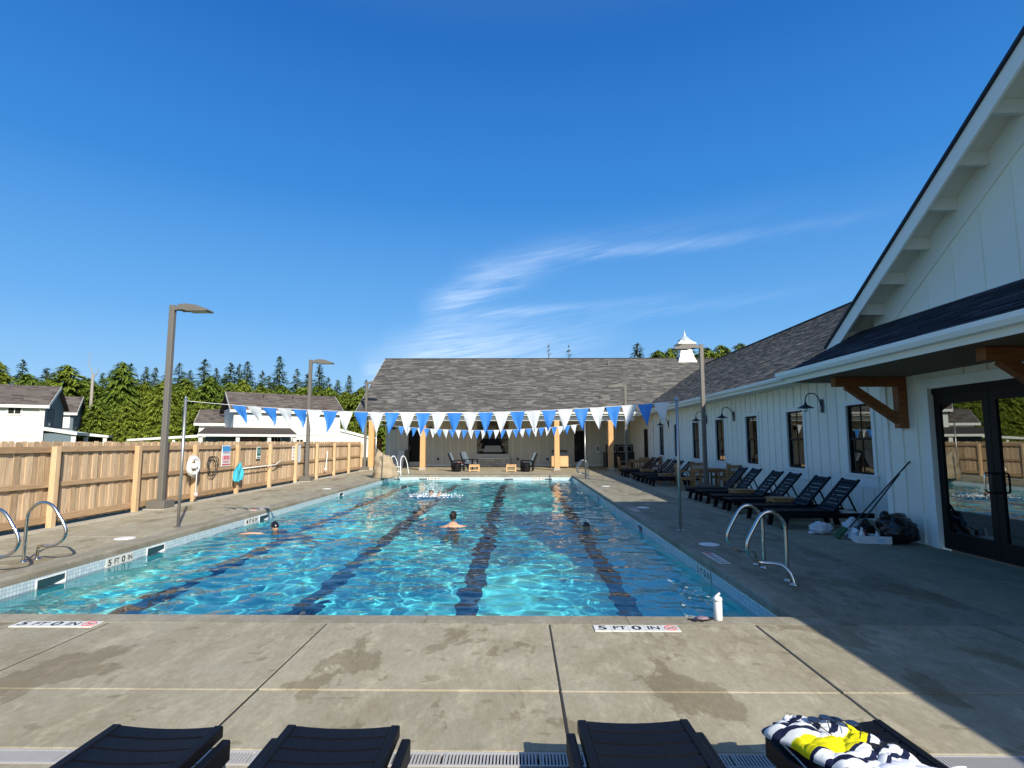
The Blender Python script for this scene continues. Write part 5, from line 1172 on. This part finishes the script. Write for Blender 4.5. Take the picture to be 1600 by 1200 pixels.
# ------------------------------------------------------------------ houses beyond the fence
def h_window(parent, x, z, y, w, h, mull=2, mat=m_frame):
    wd = MB().box(x-w/2-.12, x+w/2+.12, y-.06, y, z-.14, z+h+.14).build('window', m_hwhite, parent)
    for k in range(mull): a = x-w/2+w*k/mull; MB().box(a+.03, a+w/mull-.03, y-.075, y-.061, z, z+h).build('pane', mat, wd)
def gable_house(name, lab, x0, x1, y0, y1, eave, ridge, axis, parent=None):
    pass
hs1 = thing('white_house', 'white two storey house with slate blue gable ends behind the fence at far left', 'house', (-46, 50, 0))
def part_roof_x(par, x0, x1, y0, y1, eave, ridge, ov=.4, mat=m_shingb, endmat=None):
    """ridge along X"""
    ym = (y0+y1)/2; th_ = .16; a = (ridge-eave)/(ym-y0)
    r_ = MB()
    for s_ in (-1, 1):
        ye = y0-ov if s_ < 0 else y1+ov; ze = eave-a*ov
        r_.hexa([(x0-ov, ye, ze-th_), (x1+ov, ye, ze-th_), (x1+ov, ym, ridge-th_), (x0-ov, ym, ridge-th_)], [(x0-ov, ye, ze), (x1+ov, ye, ze), (x1+ov, ym, ridge), (x0-ov, ym, ridge)])
    r_ = r_.build('roof', mat, par)
    for f_ in r_.data.color_attributes: pass
    MB().box(x0-ov, x1+ov, y0-ov-.03, y0-ov, eave-a*ov-.28, eave-a*ov-.02).build('gutter', m_hwhite, r_)
    for xx in (x0-ov-.03, x1+ov):
        MB().hexa([(xx, y0-ov, eave-a*ov-.3), (xx+.03, y0-ov, eave-a*ov-.3), (xx+.03, ym, ridge-.3), (xx, ym, ridge-.3)], [(xx, y0-ov, eave-a*ov+.02), (xx+.03, y0-ov, eave-a*ov+.02), (xx+.03, ym, ridge+.02), (xx, ym, ridge+.02)]).build('rake_board', m_hwhite, r_)
    shingles(r_, (x0-ov, y0-ov-.02, eave-a*ov+.005), (1, 0, 0), (0, ym-y0, ridge-eave), x1-x0+2*ov, math.hypot(ym-y0+ov, (ridge-eave)*(ym-y0+ov)/(ym-y0)), .22, mat, tab=(.4, .9))
    return r_
def body(par, x0, x1, y0, y1, eave, ridge, front, side):
    MB().box(x0, x1, y0, y1, -.2, eave).build('wall', front, par)
    ym = (y0+y1)/2
    MB().prism([(y0+.01, eave-.5), (y1-.01, eave-.5), (y1-.01, eave), (ym, ridge-.05), (y0+.01, eave)], 0, x1+.002, x1+.06).build('gable_wall', side, par)
    MB().box(x1+.002, x1+.06, y0+.01, y1-.01, -.2, eave-.5).build('side_wall', side, par)
O = Vector((-46, 50, 0))
HR = R(30)
hs1.location = (-40.8, 47, 0); hs1.rotation_euler = (0, 0, HR)
body(hs1, -14, 0, 0, 7.6, 5.0, 6.75, m_hwhite, m_hblue); part_roof_x(hs1, -14, 0, 0, 7.6, 5.0, 6.75)
body(hs1, -8, 0, 12.5, 17.5, 5.0, 6.6, m_hblue, m_hblue); part_roof_x(hs1, -8, 0, 12.5, 17.5, 5.0, 6.6)
body(hs1, -8, -1.4, 7.62, 12.48, 4.6, 5.2, m_hblue, m_hblue)
MB().box(-1.3, -.2, 12.40, 12.49, 3.1, 4.6).build('white_panel', m_hwhite, hs1)
h_window(hs1, -1.9, 4.05, 0, .85, .6, 2)
for k in range(12): MB().box(-13.5+k*1.1, -13.46+k*1.1, -.03, 0, .5, 4.9).build('batten', m_hwhite, hs1)
MB().box(-14, 0, -.05, 0, 2.25, 2.5).build('belt_board', m_hwhite, hs1); MB().box(-.16, .10, -.08, 0, 0, 4.9).build('corner_board', m_hwhite, hs1)
MB().tube([(-.5, -.42, 4.7), (-.2, -.1, 4.5), (-.2, -.1, .2)], .05, 6).build('downspout', m_hwhite, hs1)
for ya in (1.2, 14.0):
    MB().box(.062, .13, ya, ya+2.2, 3.0, 4.75).build('side_window_trim', m_hblue, hs1)
    for k in range(3): MB().box(.135, .22, ya+.3+k*.7, ya+.5+k*.7, 3.1, 4.65).build('side_mullion', m_hblue, hs1)
MB().hexa([(.1, .0, 2.65), (2.4, .0, 2.25), (2.4, 6.5, 2.25), (.1, 6.5, 2.65)], [(.1, .0, 2.95), (2.4, .0, 2.5), (2.4, 6.5, 2.5), (.1, 6.5, 2.95)]).build('porch_roof', m_hwhite, hs1)
MB().hexa([(.1, 9.0, 2.45), (3.6, 9.0, 2.1), (3.6, 14, 2.1), (.1, 14, 2.45)], [(.1, 9.0, 2.75), (3.6, 9.0, 2.32), (3.6, 14, 2.32), (.1, 14, 2.75)]).build('porch_roof', m_hwhite, hs1)
for x, y_ in ((2.15, .3), (2.15, 6.2), (3.3, 9.3), (3.3, 13.6)): MB().box(x-.16, x+.16, y_-.16, y_+.16, -.2, 2.15).build('porch_post', m_hwhite, hs1)
MB().box(.1, 2.1, .2, .3, -.2, 2.4).build('porch_side', m_hblue, hs1)
hs2 = thing('white_house', 'wide white house with brown roof and dark porch left of the patio roof', 'house', (-19.8, 61, 0), R(36))
body(hs2, -10.6, 0, 0, 6.6, 5.1, 6.9, m_hwhite, m_hwhite); part_roof_x(hs2, -10.6, 0, 0, 6.6, 5.1, 6.9)
h_window(hs2, -9.3, 4.0, 0, .95, .75, 2, m_lblue); h_window(hs2, -1.0, 4.0, 0, .6, .75, 2, m_lblue)
MB().box(-10.6, 0, -.06, 0, 2.35, 2.55).build('belt_board', m_hwhite, hs2)
for k in range(9): MB().box(-10.2+k*1.15, -10.16+k*1.15, -.03, 0, 2.6, 5.0).build('batten', m_hwhite, hs2)
MB().tube([(-5.2, -.42, 4.8), (-5.2, -.06, 4.6), (-5.2, -.06, .2)], .05, 6).build('downspout', m_hwhite, hs2)
MB().hexa([(-14.0, -3.0, 2.30), (-5.2, -3.0, 2.30), (-5.2, -.06, 2.95), (-13.0, -.06, 2.95)], [(-14.0, -3.0, 2.42), (-5.2, -3.0, 2.42), (-5.2, -.06, 3.10), (-13.0, -.06, 3.10)]).build('porch_roof', m_shingb, hs2)
MB().box(-14.0, -5.2, -3.06, -3.01, 2.18, 2.40).build('porch_gutter', m_hwhite, hs2)
for x in (-13.7, -10.6, -7.8, -5.4): MB().box(x-.16, x+.16, -2.9, -2.6, -.2, 2.18).build('porch_post', m_hwhite, hs2)
MB().box(-13.0, -5.3, -.12, -.07, .0, 2.35).build('porch_wall', m_hblue, hs2)
MB().box(-10.2, -8.2, -.35, -.25, .9, 2.1).build('porch_banner', M('faded_banner', (.30, .18, .24), .8, .6, 3, bmp=0), hs2)
h_window(hs2, -6.6, 1.2, -.13, .9, .9, 3, m_frame); h_window(hs2, -4.2, 1.1, 0, .7, .8, 2, m_frame)
MB().hexa([(.0, 0, 2.85), (4.2, 0, 1.85), (4.2, 6, 1.85), (.0, 6, 2.85)], [(.0, 0, 3.15), (4.2, 0, 2.1), (4.2, 6, 2.1), (.0, 6, 3.15)]).build('lean_to_roof', m_hwhite, hs2)
MB().prism([(.01, -.2), (3.5, -.2), (3.5, 1.95), (.01, 2.8)], 1, .15, 5.8).build('lean_to_wall', m_hwhite, hs2)
for x in (-7.5, -4.5): MB().lathe([(.06, -.3), (.06, .35)], 8, (x, 2.2, 6.3)).build('vent_pipe', m_black, hs2)
hs3 = thing('small_house', 'smaller white gabled house left of the wide white house', 'house', (-33.0, 62, 0), R(20))
body(hs3, -2.2, 2.0, -2.5, 2.5, 3.9, 5.3, m_hwhite, m_hwhite); part_roof_x(hs3, -2.2, 2.0, -2.5, 2.5, 3.9, 5.3)
MB().hexa([(-8.0, -5, 1.75), (1.0, -5, 2.3), (1.0, -2.6, 2.3), (-8.0, -2.6, 1.75)], [(-8.0, -5, 1.95), (1.0, -5, 2.6), (1.0, -2.6, 2.6), (-8.0, -2.6, 1.95)]).build('carport_roof', m_hwhite, hs3)
for x in (-7.6, -4, .6): MB().box(x-.12, x+.12, -4.8, -4.5, -.2, 1.9).build('carport_post', m_hwhite, hs3)

# ------------------------------------------------------------------ trees
def leafmat(name, a, b, tr=.25):
    m, t, p = newmat(name); at = nd(t, 'ShaderNodeVertexColor', layer_name='tint')
    r = nd(t, 'ShaderNodeObjectInfo').outputs['Random']
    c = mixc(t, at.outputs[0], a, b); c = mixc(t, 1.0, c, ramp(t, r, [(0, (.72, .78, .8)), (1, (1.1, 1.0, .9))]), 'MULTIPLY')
    t.links.new(c, p.inputs['Base Color']); p.inputs['Roughness'].default_value = .7; p.inputs['Specular IOR Level'].default_value = .2
    tl = nd(t, 'ShaderNodeBsdfTranslucent'); t.links.new(c, tl.inputs[0]); ms = nd(t, 'ShaderNodeMixShader'); ms.inputs[0].default_value = tr
    t.links.new(p.outputs[0], ms.inputs[1]); t.links.new(tl.outputs[0], ms.inputs[2]); t.links.new(ms.outputs[0], t.nodes['Material Output'].inputs[0]); return m
m_leafA = leafmat('bright_needle_foliage', (.055, .105, .014), (.23, .30, .040)); m_leafB = leafmat('dark_needle_foliage', (.022, .048, .018), (.075, .13, .035)); m_bark = M('conifer_bark', (.12, .09, .07), .9, .3, 8, bmp=.5)
m_snag = M('bleached_dead_wood', (.26, .235, .20), .9, .2, 8, bmp=.4)
def conifer(seed, Ht, Rb, mat, whorls, per, droop, fine, gap=0.0, clump=.30, taper=.85):
    rs = np.random.RandomState(seed); V = []; C = []
    for w in range(whorls):
        f = w/whorls; z = Ht*(.04+.95*f); r = Rb*(1-f)**taper*(1+.18*rs.randn())+.12
        for b_ in range(max(3, int(per*(1-f*.55)))):
            if rs.rand() < gap: continue
            a = rs.rand()*6.283; L_b = max(.2, r*rs.uniform(.65, 1.15)); n = max(3, int(L_b/fine)); lift = rs.uniform(-.05, .22)
            bt_ = rs.uniform(.0, .5)
            for k in range(n):
                u = (k+rs.rand())/n
                if u < .18: continue
                rr = L_b*u; zz = z+lift*rr-droop*rr*u+.06*rs.randn()
                sd = rs.randn()*.20*L_b*(1.1-u)
                p_ = np.array([math.cos(a)*rr-math.sin(a)*sd, math.sin(a)*rr+math.cos(a)*sd, zz])
                s_ = clump*rs.uniform(.6, 1.25)
                d1 = np.array([math.cos(a), math.sin(a), -.25-droop*u])+rs.randn(3)*.3; d1 /= np.linalg.norm(d1)
                d2 = np.cross(d1, [0, 0, 1])+rs.randn(3)*.25; d2 /= np.linalg.norm(d2)
                V += [p_-d1*s_*.7, p_+d2*s_*.22, p_+d1*s_*.95-np.array([0, 0, .16*s_]), p_-d2*s_*.22]
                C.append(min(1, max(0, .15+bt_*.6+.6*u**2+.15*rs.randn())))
    V = np.array(V); n = len(C); me_ = bpy.data.meshes.new('crown'); me_.from_pydata(V.tolist(), [], [(4*i, 4*i+1, 4*i+2, 4*i+3) for i in range(n)])
    at = me_.color_attributes.new('tint', 'FLOAT_COLOR', 'CORNER'); arr = np.ones((n*4, 4), dtype=np.float32); arr[:, :3] = np.repeat(np.array(C), 4)[:, None]; at.data.foreach_set('color', arr.ravel())
    me_.materials.append(mat)
    tm = MB().tube([(0, 0, -.3), (.03, .02, Ht*.5), (0, 0, Ht*.99)], [Ht*.020+.03, Ht*.012+.02, .012], 7)
    for q in range(10): z = Ht*(.1+.07*q); a = q*2.4; tm.tube([(0, 0, z), (math.cos(a)*Rb*.6*(1-q*.08), math.sin(a)*Rb*.6*(1-q*.08), z+.1)], [.045, .012], 4)
    return me_, tm.mesh('trunk', m_bark, True)
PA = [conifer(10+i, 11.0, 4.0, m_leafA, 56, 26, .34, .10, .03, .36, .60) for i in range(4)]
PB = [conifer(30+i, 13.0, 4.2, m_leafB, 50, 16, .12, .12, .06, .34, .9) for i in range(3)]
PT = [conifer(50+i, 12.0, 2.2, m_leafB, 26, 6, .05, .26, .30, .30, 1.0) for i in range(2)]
def tree(proto, x, y, h, lab, grp, wide=1.0, base=11.0, z=0):
    t_ = thing('conifer_tree', lab, 'tree', (x, y, z-.1), random.random()*6.28, grp); k = h/base; t_.scale = (k*wide, k*wide, k)
    link('trunk', proto[1], t_); link('crown', proto[0], t_)
    return t_
rs = random.Random(21)
def topx(px, py, Y): return px_at(px, Y), H+(VY-py)/F*Y
front = [(-60, 575, 66), (-15, 560, 64), (28, 578, 66), (60, 590, 70), (95, 572, 68), (135, 596, 66), (172, 560, 66), (212, 590, 68), (250, 592, 64), (290, 588, 67), (330, 590, 66), (368, 588, 68), (405, 602, 70), (440, 600, 74), (478, 604, 74), (512, 606, 76), (548, 610, 76), (585, 612, 78), (150, 620, 62), (200, 625, 62), (262, 628, 61), (312, 622, 62), (350, 618, 70), (75, 615, 72), (-30, 600, 72), (430, 612, 72), (560, 622, 74), (236, 604, 72), (20, 596, 76), (120, 590, 76), (-95, 565, 62), (-150, 570, 62), (600, 640, 80)]
back = [(150, 578, 88), (194, 563, 86), (219, 568, 86), (234, 570, 88), (272, 562, 86), (312, 556, 84), (331, 570, 88), (354, 562, 86), (368, 564, 88), (381, 560, 86), (405, 575, 88), (432, 552, 84), (460, 572, 88), (496, 564, 84), (525, 590, 90), (543, 583, 88), (570, 590, 92), (590, 592, 92), (290, 574, 90), (252, 576, 90), (120, 585, 90), (60, 570, 86), (20, 556, 84), (-8, 566, 88), (92, 568, 84), (415, 583, 80), (478, 580, 88), (510, 586, 88), (345, 580, 84), (175, 572, 90)]
LMK = [(-400, 'past the left edge'), (5, 'over the left house'), (60, 'over the slate gables'), (122, 'by the dead snag'), (160, 'left of the tallest lamp'), (245, 'right of the tallest lamp'), (300, 'over the life ring'), (345, 'over the small house'), (395, 'left over the wide house'), (470, 'right of the second lamp'), (520, 'left of the patio roof'), (570, 'behind the patio roof')]
ORD = ['first', 'second', 'third', 'fourth', 'fifth', 'sixth', 'seventh', 'eighth', 'ninth', 'tenth']
cnt = {}
def tlabel(kind, px):
    k = max(i for i, (a, _) in enumerate(LMK) if px >= a); cnt[(kind, k)] = cnt.get((kind, k), -1)+1
    return '%s, %s from left of those %s' % (kind, ORD[min(9, cnt[(kind, k)])], LMK[k][1])
for q_ in range(30): front.append((-60+q_*23, rs.uniform(596, 612), rs.uniform(70, 80)))
for i, (px, py, Y) in enumerate(sorted(front)):
    x, zt_ = topx(px, py+rs.uniform(-4, 4), Y)
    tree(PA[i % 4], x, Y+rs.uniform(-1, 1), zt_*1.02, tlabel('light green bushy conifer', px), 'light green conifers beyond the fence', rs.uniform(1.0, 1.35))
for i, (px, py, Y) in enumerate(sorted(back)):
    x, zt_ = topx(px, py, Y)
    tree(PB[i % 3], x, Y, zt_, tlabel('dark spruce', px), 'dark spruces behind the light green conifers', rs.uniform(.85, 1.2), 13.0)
for i, (px, py, Y, l_) in enumerate([(858, 530, 64, 'sparse spruce tip showing above the patio ridge, left of its twin'), (890, 531, 66, 'sparse spruce tip above the patio ridge, right of its twin'), (966, 552, 66, 'tiny treetop just above the patio ridge right of the vent pipe')]):
    x, zt_ = topx(px, py, Y); tree(PT[i % 2], x, Y, zt_, l_, 'treetops above the patio ridge', .8, 12.0)
x, zt_ = topx(998, 531, 62); tree(PB[0], x, 62, zt_, 'dark spruce top above the patio ridge left of the cupola', 'treetops above the patio ridge', 1.3, 13.0)
for i, (px, py) in enumerate([(1030, 543), (1052, 539), (1080, 542), (1105, 538), (1130, 535), (1160, 532), (1185, 540), (1215, 545), (1250, 550)]):
    x, zt_ = topx(px, py, 60+i % 3); tree(PA[i % 4], x, 60+i % 3, zt_, '%s light green treetop from the left above the roof valley beside the cupola' % ORD[i], 'light green treetops above the roofs', 1.1)
sn = thing('dead_snag', 'bare bleached dead trunk with forked top among the conifers at left', 'tree', (px_at(134, 62.5), 62.5, 0)); zt_ = topx(134, 546, 62.5)[1]; zb = topx(134, 585, 62.5)[1]
MB().tube([(0, 0, 0), (.05, 0, zb*.6), (0, 0, zb)], [.20, .17, .13], 8).build('trunk', m_snag, sn, smooth=True)
MB().tube(smooth_path([(0, 0, zb-.1), (-.15, 0, zb+.6), (-.5, 0, zb+1.2), (-.52, 0, zt_)], 3), [.07]*3+[.05]*3+[.035]*3+[.015], 6).build('limb', m_snag, sn); MB().tube([(0, 0, zb-.3), (.5, .1, zb+.3), (.55, .1, zb+.9)], [.08, .05, .02], 5).build('limb', m_snag, sn)
#@@NEXT
